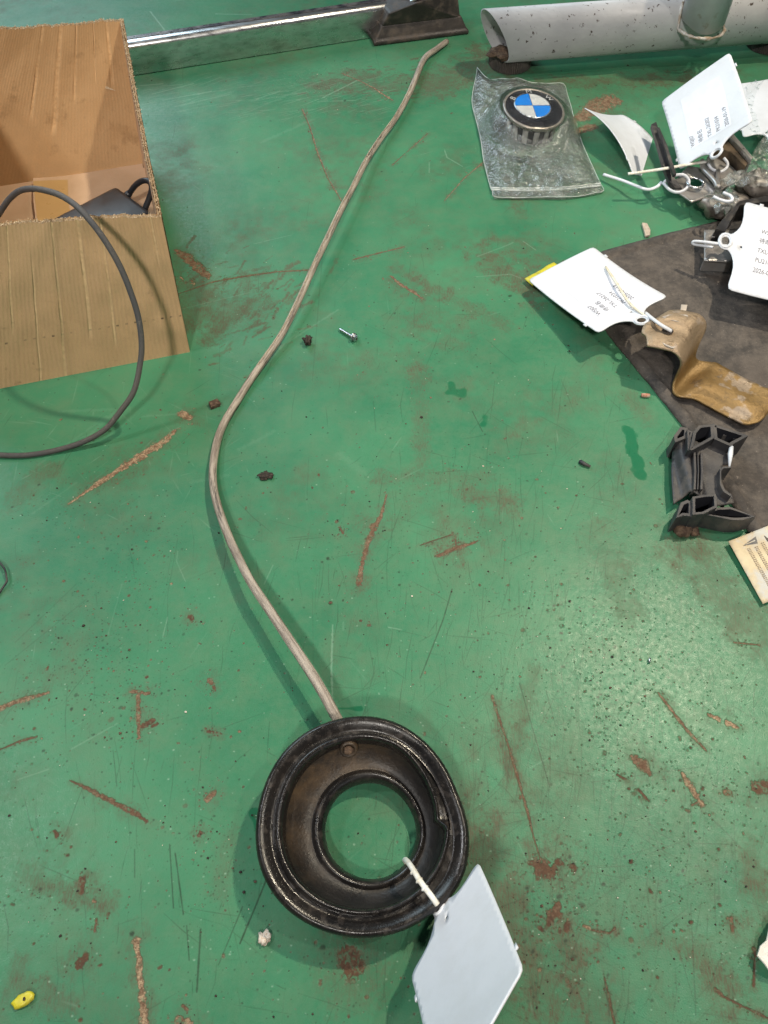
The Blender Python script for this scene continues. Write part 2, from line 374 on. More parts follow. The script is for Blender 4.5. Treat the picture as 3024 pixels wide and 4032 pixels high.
# --- wet spots
for pts, wd in [([(1775,1510),(1780,1530)],26), ([(1775,1545),(1822,1548)],36), ([(1905,1645),(1905,1665)],42), ([(2485,1700),(2495,1790),(2525,1860)],44), ([(2470,1685),(2480,1760)],30), ([(2660,700),(2700,690)],90), ([(2600,760),(2820,720)],70), ([(1215,2950),(1260,3020)],20), ([(1000,3200),(1010,3260)],30), ([(1330,2790),(1420,2790)],16)]:
    stroke('wet', pts, wd, soft=.42, rag=.95, val=.8 if wd > 60 else 1.0, fine=False)
# --- the many small ones, crowded where the photograph has them
R = random.Random(11)
def rp():
    x = R.uniform(0, 3024); y = R.random() ** .85 * 4032
    return x, y
def ww(px): return (P(px[0] + 1, px[1]) - P(*px)).length
cl = [(1400,300,420,150,.8),(2450,2700,420,500,.8),(420,2300,260,500,.9),(620,2150,120,160,1),(230,2020,160,120,.8),(300,2600,330,260,.7),(480,2780,260,200,.8),(1010,1880,60,120,1.2),(1330,2100,70,110,1.3),(2400,2750,160,150,1.4),(2350,2880,90,70,1.4),(2200,3560,150,300,1.4),(1700,1300,300,260,.8),(1750,1900,400,200,.7),
      (1950,2400,300,400,.6),(2300,2450,300,200,.8),(800,3250,220,200,.8),(830,3480,110,140,.9),(2700,3300,300,600,.6),(1500,2250,300,200,.6),(2050,1100,200,150,.9),(1960,240,80,60,1.3),(1350,300,250,80,1.2),(2300,330,250,60,1.1),(1000,1250,220,160,.7),(150,3550,180,120,.8),(1350,3500,500,200,.3),(2050,3700,200,250,1.0),(2600,3600,300,250,.6)]
sizes = []
for k in range(12500):
    if R.random() < .62:
        c = R.choices(cl, [q[4] * q[2] * q[3] for q in cl])[0]; x = R.gauss(c[0], c[2] * .6); y = R.gauss(c[1], c[3] * .6)
    else: x, y = rp()
    if not (-30 < x < 3060 and -20 < y < 4050): continue
    s = .00027 * math.exp(R.gauss(0, .60)) / ww((x, y))
    s = min(s, .0026 / ww((x, y)))
    a = R.uniform(-.3, 1.2); d = s * R.uniform(0, .9)
    tn = R.random()
    if tn < .72: stroke('dark', [(x, y), (x + d * math.cos(a), y - d * math.sin(a))], s * 1.6, soft=.5, rag=.5, val=R.uniform(.45, .95))
    else: stroke('gouge', [(x, y), (x + d * math.cos(a), y - d * math.sin(a))], s * 2.2, soft=.4, rag=.8, val=R.uniform(.4, .95), also=('tan', R.random() ** 2 * .8))
for k in range(90):                                     # bigger brown chips
    x, y = rp(); m_ = ww((x, y)); s = R.uniform(.0010, .0024) / m_; a = R.uniform(0, 3.14)
    stroke('gouge', [(x, y), (x + s * R.uniform(0, 1.2) * math.cos(a), y + s * R.uniform(0, 1.2) * math.sin(a))], s, soft=.35, rag=1.0, val=R.uniform(.6, 1), also=('tan', R.random() ** 2 * .7))
for k in range(2600):                                     # hairline dark scratches, thick to the right and in front
    if R.random() < .75: x = R.gauss(2250, 480); y = R.gauss(2800, 750)
    else: x, y = rp(); 
    m_ = ww((x, y)); L = R.uniform(.006, .05) / m_
    a = R.gauss(1.62, .16) if R.random() < .62 else (R.gauss(.35, .3) if R.random() < .5 else R.gauss(2.4, .35))
    bx = x + L * math.cos(a); by = y + L * math.sin(a); mx = (x + bx) / 2 + R.gauss(0, L * .03); my = (y + by) / 2
    stroke('dark', [(x, y, .4), (mx, my, .00042 / m_), (bx, by, .3)], 1, soft=1.0, rag=.5, val=R.random() ** 1.6 * .7 + .1)
for k in range(420):                                     # pale scuffs, mostly at the back left
    if R.random() < .6: x = R.uniform(520, 1950); y = R.gauss(330, 130)
    elif R.random() < .5: x = R.uniform(0, 900); y = R.gauss(1680, 160)
    else: x, y = rp()
    if y < -20: continue
    m_ = ww((x, y)); L = R.uniform(.005, .030) / m_; a = R.gauss(-.28, .12) if y < 700 else R.choice([R.gauss(-.7, .25), R.gauss(1.4, .4), R.gauss(.5, .3)])
    stroke('light', [(x, y, .4), (x + L * math.cos(a) / 2, y + L * math.sin(a) / 2, R.uniform(.0004, .0014) / m_), (x + L * math.cos(a), y + L * math.sin(a), .3)], 1, soft=.9, rag=.9, val=R.uniform(.08, .35))
for k in range(230):                                     # the band of fine level scratches at the back left
    x = R.uniform(520, 1500); y = R.gauss(385, 42); m_ = ww((x, y)); L = R.uniform(.006, .045) / m_; a = R.gauss(-.22, .10)
    stroke('light', [(x, y, .3), (x + L * math.cos(a) / 2, y + L * math.sin(a) / 2, R.uniform(.0003, .0009) / m_), (x + L * math.cos(a), y + L * math.sin(a), .3)], 1, soft=.9, rag=1.2, val=R.uniform(.2, .8))
for k in range(120):                                     # crumbs of brown grime at the back
    x = R.gauss(1530, 170); y = R.gauss(320, 35); m_ = ww((x, y)); s = R.uniform(.001, .005) / m_
    stroke('haze', [(x, y), (x + s * 2, y - s * .3)], s, soft=.5, rag=1.4, val=R.uniform(.5, 1))
for k in range(140):
    x = R.gauss(950, 130); y = R.gauss(1200, 90); m_ = ww((x, y)); s = R.uniform(.001, .004) / m_; a = R.uniform(-1.2, -.2)
    stroke('haze', [(x, y), (x + s * 5 * math.cos(a), y + s * 5 * math.sin(a))], s, soft=.8, rag=1.4, val=R.uniform(.3, .9))
for k in range(600):                                     # tiny white grains
    x, y = rp(); m_ = ww((x, y)); s = R.uniform(.0004, .001) / m_
    stroke('light', [(x, y), (x + s * .5, y)], s, soft=.3, rag=.3, val=1)
# a broad, uneven film plus powdery break-up
film = np.clip((n_big - .42) * 2.2, 0, 1) * np.clip((n_mid - .25) * 1.8, 0, 1) * .75
powder = np.clip((n_fine - .55) * 4, 0, 1) * np.clip((n_mid - .45) * 3, 0, 1)
M['haze'] = np.clip(M['haze'] * 1.35 * (.35 + 1.0 * n_mid + .35 * (n_fine - .5)) + film * (.6 + .8 * n_fine), 0, 1)
M['tan'] = np.clip(M['tan'] * 1.1 + (n_fine - .5) * .5 * (M['tan'] > .02), 0, 1)
M['gouge'] = np.clip(M['gouge'] * (1.2 - .95 * np.clip((n_fine - .56) * 7, 0, 1) * np.clip((n_mid - .35) * 4, 0, 1)), 0, 1)
def to_image(name, chans):
    im = bpy.data.images.new(name, NW, NH, alpha=False, float_buffer=False); im.colorspace_settings.name = 'Non-Color'
    a = np.ones((NH, NW, 4), np.float32)
    for i, c in enumerate(chans): a[..., i] = M[c]
    im.pixels.foreach_set(a.ravel()); im.update(); im.pack(); return im
im1 = to_image('wear_a', ('gouge', 'tan', 'dark')); im2 = to_image('wear_b', ('haze', 'light', 'wet'))
t = NT('worn_green_paint')
mp = t.n('ShaderNodeMapping'); t.set(mp.inputs['Vector'], t.co)
mp.inputs['Scale'].default_value = (1 / (X1 - X0), 1 / (Y1 - Y0), 1); mp.inputs['Location'].default_value = (-X0 / (X1 - X0), -Y0 / (Y1 - Y0), 0)
def img(im):
    q = t.n('ShaderNodeTexImage', image=im, extension='MIRROR', interpolation='Linear'); t.set(q.inputs[0], mp.outputs[0])
    s_ = t.n('ShaderNodeSeparateColor'); t.set(s_.inputs[0], q.outputs[0]); return s_.outputs
ga, ta, da = img(im1)[:3]; ha, li, we = img(im2)[:3]
c = t.mix(t.ramp(t.noise(4, 5, .6), .38, .62), (.034, .168, .088), (.064, .226, .120))
c = t.mix(t.ramp(t.noise(38, 6, .7), .42, .72, 0, .55), c, (.105, .195, .110))
c = t.mix(t.ramp(t.noise(420, 3, .7), .5, .8, 0, .30), c, (.040, .17, .09))
hs2 = t.ramp(t.noise(1, 5, .75, t.map(t.co, (900, 160, 1), (0, 0, .12))), .38, .62, .38, 1.2)
c = t.mix(t.math('MULTIPLY', ha, hs2), c, (.088, .088, .052))
c = t.mix(t.math('MULTIPLY', li, .45), c, (.33, .50, .38))
c = t.mix(t.math('MULTIPLY', da, .88), c, (.022, .034, .020))
gcol = t.mix(ta, (.070, .038, .026), (.46, .33, .21))
gcol = t.mix(t.ramp(t.noise(170, 4, .7), .42, .58, 0, .8), gcol, (.12, .065, .038))
gcol = t.mix(t.ramp(t.noise(700, 4, .8), .42, .62, 0, .75), gcol, (.075, .045, .028))
c = t.mix(ga, c, gcol)
c = t.mix(t.math('MULTIPLY', we, .66), c, (.008, .13, .060))
r = t.ramp(t.noise(220, 5, .75), .35, .65, .28, .46)
r = t.mix(ha, r, (.55,) * 3); r = t.mix(ga, r, (.85,) * 3); r = t.mix(we, r, (.10,) * 3)
t.b.inputs['Specular IOR Level'].default_value = .27
h = t.math('SUBTRACT', t.math('MULTIPLY', t.noise(900, 2), .14), t.math('MULTIPLY', ga, .55))
h = t.math('ADD', h, t.math('MULTIPLY', t.noise(45, 4), .35)); h = t.math('SUBTRACT', h, t.math('MULTIPLY', li, .12)); h = t.math('ADD', h, t.math('MULTIPLY', t.noise(9, 2), 1.2))
t.out(c, r, 0.0, t.bump(h, .0010, .8)); m_top = t.m
me = pydata([(-1.6, -1.0, 0), (1.6, -1.0, 0), (1.6, 2.4, 0), (-1.6, 2.4, 0)], [(0, 1, 2, 3)])
o = link('table_top', me, m_top, smooth=False); tag(o, kind='structure')

# ------------------------------------------------------------------ materials of the things
m_rubber = simple('black_rubber', (.009, .0085, .009), (.016, .014, .013), 30, .25, 0, .00012, 900, dust=(.060, .046, .038), dust_at=(.52, .85), dust_scale=160)
t = NT('dirty_rubber'); c = t.mix(t.ramp(t.noise(40, 6, .7), .42, .62), (.026, .019, .014), (.085, .055, .030)); c = t.mix(t.ramp(t.noise(900, 2), .60, .72, 0, .5), c, (.16, .12, .08))
sx = t.n('ShaderNodeSeparateXYZ'); t.set(sx.inputs[0], t.co)
dd = t.math('ADD', t.math('MULTIPLY', t.math('SUBTRACT', sx.outputs[1], sx.outputs[0]), 9.0), t.math('SUBTRACT', t.noise(30, 5, .7), .5))   # mud caked at the upper left of the funnel
c = t.mix(t.ramp(dd, .0, .75, .0, 1.0), t.mix(t.ramp(t.noise(60, 5), .4, .7), (.012, .011, .011), (.024, .020, .018)), c)
m_rubber_dirt = t.out(c, t.ramp(t.noise(70), .3, .7, .34, .6), 0.0, t.bump(t.noise(500, 4), .0004))
m_plastic = simple('black_plastic', (.016, .016, .018), (.026, .026, .030), 60, .42, 0, .0001, 700, dust=(.11, .095, .08), dust_at=(.50, .80), dust_scale=70)
m_plastic_clean = simple('smooth_black_plastic', (.020, .021, .026), (.030, .031, .037), 30, .38, 0, .00008, 1500)
m_dusty = simple('dusty_black_plastic', (.030, .030, .035), (.046, .045, .050), 40, .55, 0, .0002, 600, dust=(.14, .122, .105), dust_at=(.46, .80), dust_scale=45)
m_white = NT('white_tag_plastic')
m_white = m_white.out(m_white.mix(m_white.ramp(m_white.noise(24, 7, .7), .45, .75, 0, .7), (.68, .71, .77), (.58, .60, .63)), .42, 0.0, m_white.bump(m_white.noise(60, 3), .0006, .5), Subsurface_Weight=.15, Subsurface_Radius=(.004, .004, .004), Transmission_Weight=0.0)
m_sticker = simple('white_sticker_paper', (.74, .76, .84), (.69, .71, .79), 60, .38, 0, .00005, 900)
m_ink = simple('grey_print_ink', (.06, .06, .08), (.16, .16, .18), 900, .6, 0, 0)
m_tie = simple('cream_tie_plastic', (.80, .80, .76), (.66, .62, .52), 120, .45, 0, .0001, 600)
m_yellow = simple('yellow_plastic', (.62, .55, .03), (.48, .44, .05), 90, .45, 0, .0003, 400, dust=(.35, .33, .06), dust_at=(.55, .75), dust_scale=200)
m_cream = simple('yellowed_paper', (.66, .56, .38), (.58, .48, .32), 40, .75, 0, .0001, 500, dust=(.55, .54, .50), dust_at=(.52, .62), dust_scale=30)
m_chrome = NT('scuffed_chrome')
m_chrome = m_chrome.out(m_chrome.mix(m_chrome.ramp(m_chrome.noise(1, 6, .6, m_chrome.map(m_chrome.co, (9, 160, 160))), .45, .75), (.74, .75, .76), (.46, .45, .45)), m_chrome.ramp(m_chrome.noise(1, 6, .7, m_chrome.map(m_chrome.co, (14, 220, 220))), .35, .75, .24, .44), 1.0, m_chrome.bump(m_chrome.noise(8, 2), .0004, .3))
m_steel = simple('galvanised_steel', (.40, .39, .38), (.30, .28, .27), 40, .36, .65, .0001, 300, dust=(.22, .17, .13), dust_at=(.60, .80), dust_scale=90)
m_zinc = simple('bright_zinc', (.72, .74, .78), (.55, .57, .62), 200, .28, 1.0, .0001, 900)
m_dirt = simple('brown_dirt', (.060, .036, .024), (.13, .085, .055), 300, .95, 0, .0006, 900)
m_darkdirt = simple('dark_grit', (.022, .018, .015), (.055, .042, .032), 400, .95, 0, .0005, 1200)
m_whitegrit = simple('white_chip', (.70, .64, .56), (.55, .42, .32), 500, .8, 0, .0004, 900)

# ------------------------------------------------------------------ rubber boot with its drain hose
bc = P(1425, 3236, .034); bc.z = 0
RB = .0725
def ring_xy(r, th, z, sh=1.0):
    """profile point at radius r (m), angle th; the hole sits off the middle"""
    k = max(0.0, min(1.0, (.060 - r) / .026))
    cx = .0058 * k; cy = -.0012 * k
    rr = r * (1 + .014 * math.cos(2 * th + .6) + .014 * math.cos(3 * th + 1.2) * (r / .07) + .005 * math.cos(5 * th + .3)) + (.0026 * math.exp(-((th + .55) / .35) ** 2) - .0020 * math.exp(-((th - .25) / .30) ** 2) if r > .06 else 0)
    z += .0052 + .0052 * math.cos(th - 2.3) * min(1.0, r / .04)          # it lies tilted, high at the back left
    return Vector((bc.x + cx + rr * math.cos(th), bc.y + cy + rr * math.sin(th), z))
def ring_me(prof, n=128, notch=None):
    vs = []; fs = []; m_ = len(prof)
    for i in range(n):
        th = -math.pi + 2 * math.pi * i / n
        for j, (r_, z_) in enumerate(prof):
            dr = dz = 0.0
            if notch:
                d = math.degrees(th)
                if 2 < d < 66: s_ = (66 - d) / 64; dr = -.0078 * s_ ** 1.2; dz = -.0050 * s_ * s_
                elif -4 < d <= 2: s_ = (d + 4) / 6; dr = -.0078 * s_; dz = -.0050 * s_
                dr *= notch[j]; dz *= notch[j]
            wv = .0006 * math.sin(5 * th + 2) * (z_ > .02)
            vs.append(ring_xy(r_ + dr, th, max(z_ + dz + wv, .0006)))
    for i in range(n):
        i2 = (i + 1) % n
        for j in range(m_ - 1): fs.append((i * m_ + j, i2 * m_ + j, i2 * m_ + j + 1, i * m_ + j + 1))
    return pydata(vs, fs)
boot = thing('rubber_boot', 'round black rubber boot with a long dirty drain hose growing out behind it', 'rubber boot', (bc.x, bc.y, 0))
def smooth_prof(pts, n=4): return [(float(a[0]), float(a[1])) for a in cr(pts, n)]
outer = smooth_prof([(.0560, .006), (.0620, .013), (.0672, .0215), (.0700, .0245), (.0722, .0285), (.0724, .0325), (.0700, .0352), (.0672, .0348), (.0645, .0330), (.0622, .0312), (.0600, .0312)])
link('outer_flange', ring_me(outer), m_rubber, boot)
lip = smooth_prof([(.0604, .0290), (.0598, .0318), (.0590, .0346), (.0576, .0360), (.0562, .0352), (.0552, .0330), (.0546, .0295), (.0540, .0262)])
link('inner_lip', ring_me(lip, notch=[min(1, j / (len(lip) * .3)) for j in range(len(lip))]), m_rubber, boot)
fun = smooth_prof([(.0556, .0290), (.0544, .0262), (.0530, .0232), (.0505, .0192), (.0475, .0158), (.0445, .0134), (.0420, .0122), (.0402, .0119)])
link('funnel_wall', ring_me(fun), m_rubber_dirt, boot)
col = smooth_prof([(.0405, .0118), (.0395, .0124), (.0383, .0138), (.0370, .0143), (.0350, .0130), (.0335, .0105), (.0325, .0082), (.0321, .0060), (.0328, .0052)])
link('collar', ring_me(col), m_rubber, boot)
skirt = smooth_prof([(.0425, .0100), (.0400, .0075), (.0372, .0050), (.0345, .0049)])
link('underside', ring_me(skirt), m_rubber, boot)
# drain nipple inside the funnel, plugged with dirt
npx = P(1373, 2950, .0365)
bm = bmesh.new(); prof = [(.0068, -.004), (.0066, .0008), (.0058, .0018), (.0044, .0016), (.0038, .0002), (0.0001, .0004)]
n = 20; rows = [[bm.verts.new((r_ * math.cos(2 * math.pi * i / n), r_ * math.sin(2 * math.pi * i / n), z_)) for i in range(n)] for r_, z_ in prof]
for a, b in zip(rows[:-1], rows[1:]):
    for i in range(n): bm.faces.new((a[i], a[(i + 1) % n], b[(i + 1) % n], b[i]))
Mx = Matrix.Translation(npx) @ Vector((.05, -.72, .60)).to_track_quat('Z', 'Y').to_matrix().to_4x4()
bmesh.ops.transform(bm, matrix=Mx, verts=bm.verts)
nip = link('drain_nipple', from_bm(bm), m_rubber_dirt, boot)
link('dirt_plug', clod_me(npx + Vector((0, -.0014, -.0008)), .0036, 3, (1, 1, .7)), m_dirt, nip)
hp = [(965,90,.004,4.6),(940,108,.006,4.6),(915,130,.007,4.6),(885,200,.008,4.5),(855,255,.008,4.3),(820,303,.010,4.3),(790,350,.013,4.3),(765,400,.016,4.2),(740,447,.018,4.2),(712,505,.018,4.2),(680,572,.017,4.1),(645,650,.014,4.1),
      (610,720,.010,4.1),(575,772,.007,4.2),(540,822,.0045,4.2),(510,870,.0045,4.2),(486,910,.0045,4.2),(470,950,.005,4.2),(461,1000,.007,4.2),(460,1040,.009,4.2),(468,1085,.012,4.2),(490,1150,.016,4.3),(515,1205,.019,4.3),
      (545,1262,.022,4.4),(585,1322,.024,4.5),(630,1390,.026,4.6),(670,1450,.0265,4.7),(700,1500,.026,4.7),(724,1545,.024,4.7),(745,1585,.021,4.7)]
hc = [tuple(P(a * 1.8228, b * 1.8228, max(z, .0044))) + (r_ * .001,) for a, b, z, r_ in hp]
hs = cr(hc, 7)
t = NT('dirty_hose_rubber'); uvm = t.map(t.uv, (5, 14, 1)); uvf = t.map(t.uv, (9, 60, 1))
c = t.mix(t.ramp(t.noise(1.6, 6, .7, uvm), .40, .60), (.46, .40, .335), (.21, .170, .140))  # dirt tones; their contrast also paints glossy highlight streaks along the hose
c = t.mix(t.ramp(t.noise(2.2, 7, .75, uvf), .58, .72, 0, .8), c, (.50, .44, .36))
c = t.mix(t.ramp(t.noise(1.1, 6, .75, t.map(t.uv, (4, 13, 1))), .545, .62, 0, .85), c, (.035, .030, .028))
m_hose = t.out(c, t.ramp(t.noise(3, 5, .6, uvf), .3, .7, .34, .62), 0.0, t.bump(t.noise(2.5, 6, .7, t.map(t.uv, (12, 160, 1))), .0008))
hose = link('drain_hose', tube_me(hs, [h_[3] * .90 for h_ in hs], 20), m_hose, boot)
# moulding seam ridge lying on the hose
seam = [(Vector(a[:3]) + Vector((-.0006, 0, a[3] * .97))) for a in hs[20:95]]
link('seam', tube_me([(s.x, s.y, s.z) for s in seam], .0006, 6), simple('shiny_tan_rubber', (.40, .34, .22), (.25, .2, .14), 200, .25, 0, .0001), hose)

# ------------------------------------------------------------------ tags
HWR = .0455
def tag_outline():
    L_ = 2.62; hc_ = (0.0, L_ + .27)
    o = [(-1, .0), (1, .0), (1.0, L_)]
    o += [(.84, L_ - .005), (.66, L_ - .03), (.50, L_ - .03), (.38, L_ + .00), (.28, L_ + .055), (.21, L_ + .12), (.175, L_ + .18)]
    o += [(.185 * math.cos(a), L_ + .27 + .185 * math.sin(a)) for a in np.linspace(-.1, math.pi + .1, 9)]
    o += [(-.175, L_ + .18), (-.21, L_ + .12), (-.28, L_ + .055), (-.38, L_), (-.50, L_ - .03), (-.66, L_ - .03), (-.84, L_ - .005), (-1, L_)]
    r_ = []
    for i, p in enumerate(o):
        if i in (0, 1, 2, len(o) - 1): r_.append((p, .10))
        else: r_.append((p, 0))
    out = []
    for i in range(len(o)):
        if r_[i][1]:
            a, b, c_ = Vector(o[i - 1]), Vector(o[i]), Vector(o[(i + 1) % len(o)])
            p = b + (a - b).normalized() * r_[i][1]; q = b + (c_ - b).normalized() * r_[i][1]
            out += [p.lerp(b, .0), b * .5 + (p + q) * .25, q]
        else: out.append(Vector(o[i]))
    return out, Vector(hc_)
TAG_OUT, TAG_HEAD = tag_outline()
def circ(c_, r_, n=12): return [Vector((c_[0] + r_ * math.cos(2 * math.pi * i / n), c_[1] + r_ * math.sin(2 * math.pi * i / n))) for i in range(n)]
def make_tag(label, FL, FR, SL, bend=0.0, bend2=0.0, sticker=None, lines=None, rot=0.0, tie=None, step=.09, name='plastic_tag', seed=0, tie_mat=None, text_size=.13):
    FL, FR, SL = Vector(FL), Vector(FR), Vector(SL)
    ew = (FR - FL) / 2; el0 = (SL - FL); L_ = 2.62; el = el0 / L_; nz = ew.cross(el).normalized(); org = (FL + FR) / 2
    if nz.z < 0: nz = -nz
    sc_ = ew.length
    def fn(x, y, up=0.0):
        wob = .015 * math.sin(2.1 * x + y * 1.3 + seed) * sc_
        return org + ew * x + el * y + nz * (up + wob + bend * sc_ * (y / L_ - .5) ** 2 * 4 + bend2 * sc_ * x * x)
    root = thing(name, label, 'tag', tuple(fn(TAG_HEAD.x, TAG_HEAD.y)), 'white plastic tags tied to the parts')
    pl = link('plate', sheet_me(TAG_OUT, step, fn, [circ(TAG_HEAD, .10), circ((0.05, 2.50), .028, 8)]), m_white, root)
    solid(pl, .0011, 0, 0)
    link('mould_ring', tube_me([tuple(fn(TAG_HEAD.x + .145 * math.cos(a), TAG_HEAD.y + .145 * math.sin(a), .0005)) for a in np.linspace(0, 2 * math.pi, 25)], .0013, 8, cap=False), m_white, pl)
    for s_, l_ in ((1, .45), (-1, 2.2)):
        bm = bmesh.new(); box_bm(bm, (-.03, -.05, -.0006), (.03, .05, .0006), .0)
        for v in bm.verts: v.co = fn(s_ * 1.02 + v.co.x, l_ + v.co.y, v.co.z * .9)
        link('moulding_nib', from_bm(bm), m_white, pl)
    if sticker:
        (sx, sy, sw, sl, sr) = sticker
        cs, sn = math.cos(math.radians(sr)), math.sin(math.radians(sr))
        def sf(x, y, up=.0009): return fn(sx + x * cs - y * sn, sy + x * sn + y * cs, up)
        q = rnd_poly([(-sw, -sl), (sw, -sl), (sw, sl), (-sw, sl)], .05)
        st = link('sticker', sheet_me(q, step, lambda x, y: sf(x, y, .00075)), m_sticker, root); 
        if lines:
            for s, lx, ly, r_, sz in lines:
                cr_, sr_ = math.cos(math.radians(r_)), math.sin(math.radians(r_))
                text_flat(s, sz, lambda x, y, lx=lx, ly=ly, cr_=cr_, sr_=sr_: sf(lx + x * cr_ + y * sr_, ly + x * sr_ - y * cr_, .00092), 'printed_line', m_ink, st)
    if tie:
        k = cr(tie[0], 8); link('cable_tie', tube_me(k, tie[1] if len(tie) > 1 else .0013, 10, flat=.75), tie_mat or m_tie, root)
        if len(tie) > 2:
            kk = cr(tie[0], 8); a, b = tie[2]
            bmx = None
            for i in range(int(a * len(kk)), int(b * len(kk)), 3):
                d = (Vector(kk[min(i + 1, len(kk) - 1)]) - Vector(kk[i])).normalized() * .0011; c0 = Vector(kk[i])
                link('ridge', tube_me([tuple(c0 - d), tuple(c0), tuple(c0 + d)], [.0012, .0021, .0012], 8, flat=.7), tie_mat or m_tie, root)
    return root, fn
# text rows: across the sticker, reading at right angles to the tag's length
Q7_ = lambda x, y, z=0.0: P(2050 + x * .587, 820 + y * .587, z)
def rows(txts, x0, dx, y0, sz, r_): return [(s, x0 + i * dx, y0, r_, sz) for i, s in enumerate(txts)]
# tag lying on the black panel
A_ = (.1623, .6888, .0151); B_ = (.2404, .7348, .0230); D_ = (.2211, .5858, .0327)
_, fnf = make_tag('white tag lying flat at the black panel corner with a yellow strip under it', A_, B_, D_, bend=.06,
    sticker=(-.02, 1.30, .56, .90, 2), lines=rows(['WSJ07', '待命名', 'TXL-26217', 'PK21034', '2026-01-19'], -.44, .235, .84, .15, -90),
    tie=([tuple(P(2385, 1050, .030)), tuple(P(2430, 1120, .037)), tuple(P(2480, 1195, .040)), tuple(P(2535, 1240, .042)), tuple(P(2552, 1252, .042))], .0014, (.25, .62)), tie_mat=simple('aged_tie_plastic', (.66, .60, .44), (.72, .70, .62), 120, .45, 0, .0001), seed=1)
link('tie_loop', tube_me(cr([tuple(Q7_(835, 700, .036)), tuple(Q7_(880, 738, .047)), tuple(Q7_(945, 785, .053)), tuple(Q7_(1012, 824, .050))], 6), .0023, 10, flat=.7), m_white, _)
# upright tag
A_ = (.3646, .9931, .0475); B_ = (.4268, .9850, .1134); D_ = (.3698, .8748, .0281)
hp2 = P(2797, 628, .037)
_, fnu = make_tag('white tag standing upright in the upper right pile, printed sticker facing the viewer', A_, B_, D_, bend=.12,
    sticker=(.0, 1.30, .56, .90, 3), lines=rows(['WSJ07', '待命名', 'TXL-26202', 'PK21034', '2026-01-19'], -.44, .235, .84, .15, -90), seed=2)
def zz(ox, oy, k):                                        # pixels read off an enlarged crop
    return lambda x, y, z=0.0: P(ox + x * k, oy + y * k, z)
Q6 = zz(2280, 180, .4485); Q7 = zz(2050, 820, .587); Q8 = zz(2400, 1100, .376); Q9 = zz(2500, 1600, .384); QC = zz(2700, 280, .2803)
link('cable_tie', tube_me(cr([tuple(Q6(1120, 1018, .040)), tuple(Q6(1000, 1035, .040)), tuple(Q6(760, 1078, .040)), tuple(Q6(550, 1110, .036)), tuple(Q6(430, 1125, .034))], 6), .0021, 10, flat=.7), m_tie, _)
link('tie_loop', tube_me(cr([tuple(Q6(1130, 1030, .040)), tuple(Q6(1165, 1080, .036)), tuple(Q6(1235, 1107, .033)), tuple(Q6(1292, 1075, .034)), tuple(Q6(1303, 1030, .038)), tuple(Q6(1270, 985, .042))], 6), .0018, 10), m_white, _)
# curled tag to the left of it
A_ = (.2654, 1.0003, .0435); B_ = (.3352, 1.0464, .0085); D_ = (.3200, .8968, .0169)
r3, fn3 = make_tag('thin white tag without sticker, curled on its side left of the pile', A_, B_, D_, bend=-.22, bend2=.10, seed=3)
link('cable_tie', tube_me(cr([tuple(Q6(725, 1198, .022)), tuple(Q6(680, 1240, .020)), tuple(Q6(600, 1262, .018)), tuple(Q6(500, 1230, .016)), tuple(Q6(380, 1183, .012)), tuple(Q6(215, 1130, .008))], 6), .0021, 10, flat=.7), m_white, r3)
link('tie_loop', tube_me(cr([tuple(Q6(740, 1205, .024)), tuple(Q6(795, 1265, .024)), tuple(Q6(870, 1288, .024)), tuple(Q6(945, 1250, .026)), tuple(Q6(965, 1185, .030)), tuple(Q6(925, 1138, .034)), tuple(Q6(860, 1135, .034)), tuple(Q6(790, 1165, .030)), tuple(Q6(745, 1200, .025))], 6), .0018, 10), m_white, r3)
# tag behind, cut by the photograph's right edge
make_tag('plain white tag lying behind the upright tag, cut off by the right edge', P(2888, 338, .030), P(3095, 305, .040), P(2925, 545, .020), bend=.04, seed=5)
# tag facing up at the right edge
S1 = P(2930, 803, .050); S2 = P(2862, 1142, .038); w5 = (S2 - S1); l5 = Vector((w5.y, -w5.x, 0)).normalized() * -1
if l5.x < 0: l5 = -l5
l5 = (l5 * .118 + Vector((0, 0, .0)))
r5, fn5 = make_tag('white tag with readable upright sticker text, tied to the grey steel plate', S1 + l5, S2 + l5, S1, bend=.03,
    sticker=(.06, 1.28, .50, .93, 2), lines=rows(['WSJ07', '待命名', 'TXL-26247', 'PU21034', '2026-01-19'], -.38, .215, .84, .135, -90), seed=6)
link('cable_tie', tube_me(cr([tuple(Q7(1330, 240, .045)), tuple(Q7(1250, 228, .044)), tuple(Q7(1165, 222, .040)), tuple(Q7(1158, 240, .037)), tuple(Q7(1210, 250, .038)), tuple(Q7(1290, 262, .042))], 6), .0019, 10, flat=.8), m_white, r5)
link('tie_knot', clod_me(Q7(1362, 262, .042), .0036, 9, (1.5, .6, .5)), m_white, r5)
# blank tag on the boot
TA = P(1886, 3397, .036); TD = P(1620, 3844, .032); TB = P(2063, 3819, .118)
rb, fnb = make_tag('large blank white tag rising off the rubber boot at the bottom edge, no sticker', TB + (TD - TA), TB, TD, bend=.05, bend2=-.04, seed=4, name='plastic_tag')
link('cable_tie', tube_me(cr([tuple(P(1722, 3562, .046)), tuple(P(1700, 3530, .048)), tuple(P(1655, 3470, .047)), tuple(P(1618, 3410, .040)), tuple(P(1597, 3385, .026)), tuple(P(1600, 3395, .010)), tuple(P(1650, 3450, .006))], 8), [.0019] * 49, 12, flat=.8), m_tie, rb)
for px_, py_, zz_ in ((1628, 3432, .0425), (1650, 3466, .0465), (1672, 3497, .048)):
    c0 = P(px_, py_, zz_); d = (P(1672, 3497, .048) - P(1628, 3432, .044)).normalized() * .0012
    link('ridge', tube_me([tuple(c0 - d), tuple(c0 + d * .2), tuple(c0 + d)], [.0016, .0028, .0014], 10, flat=.8), m_tie, rb)

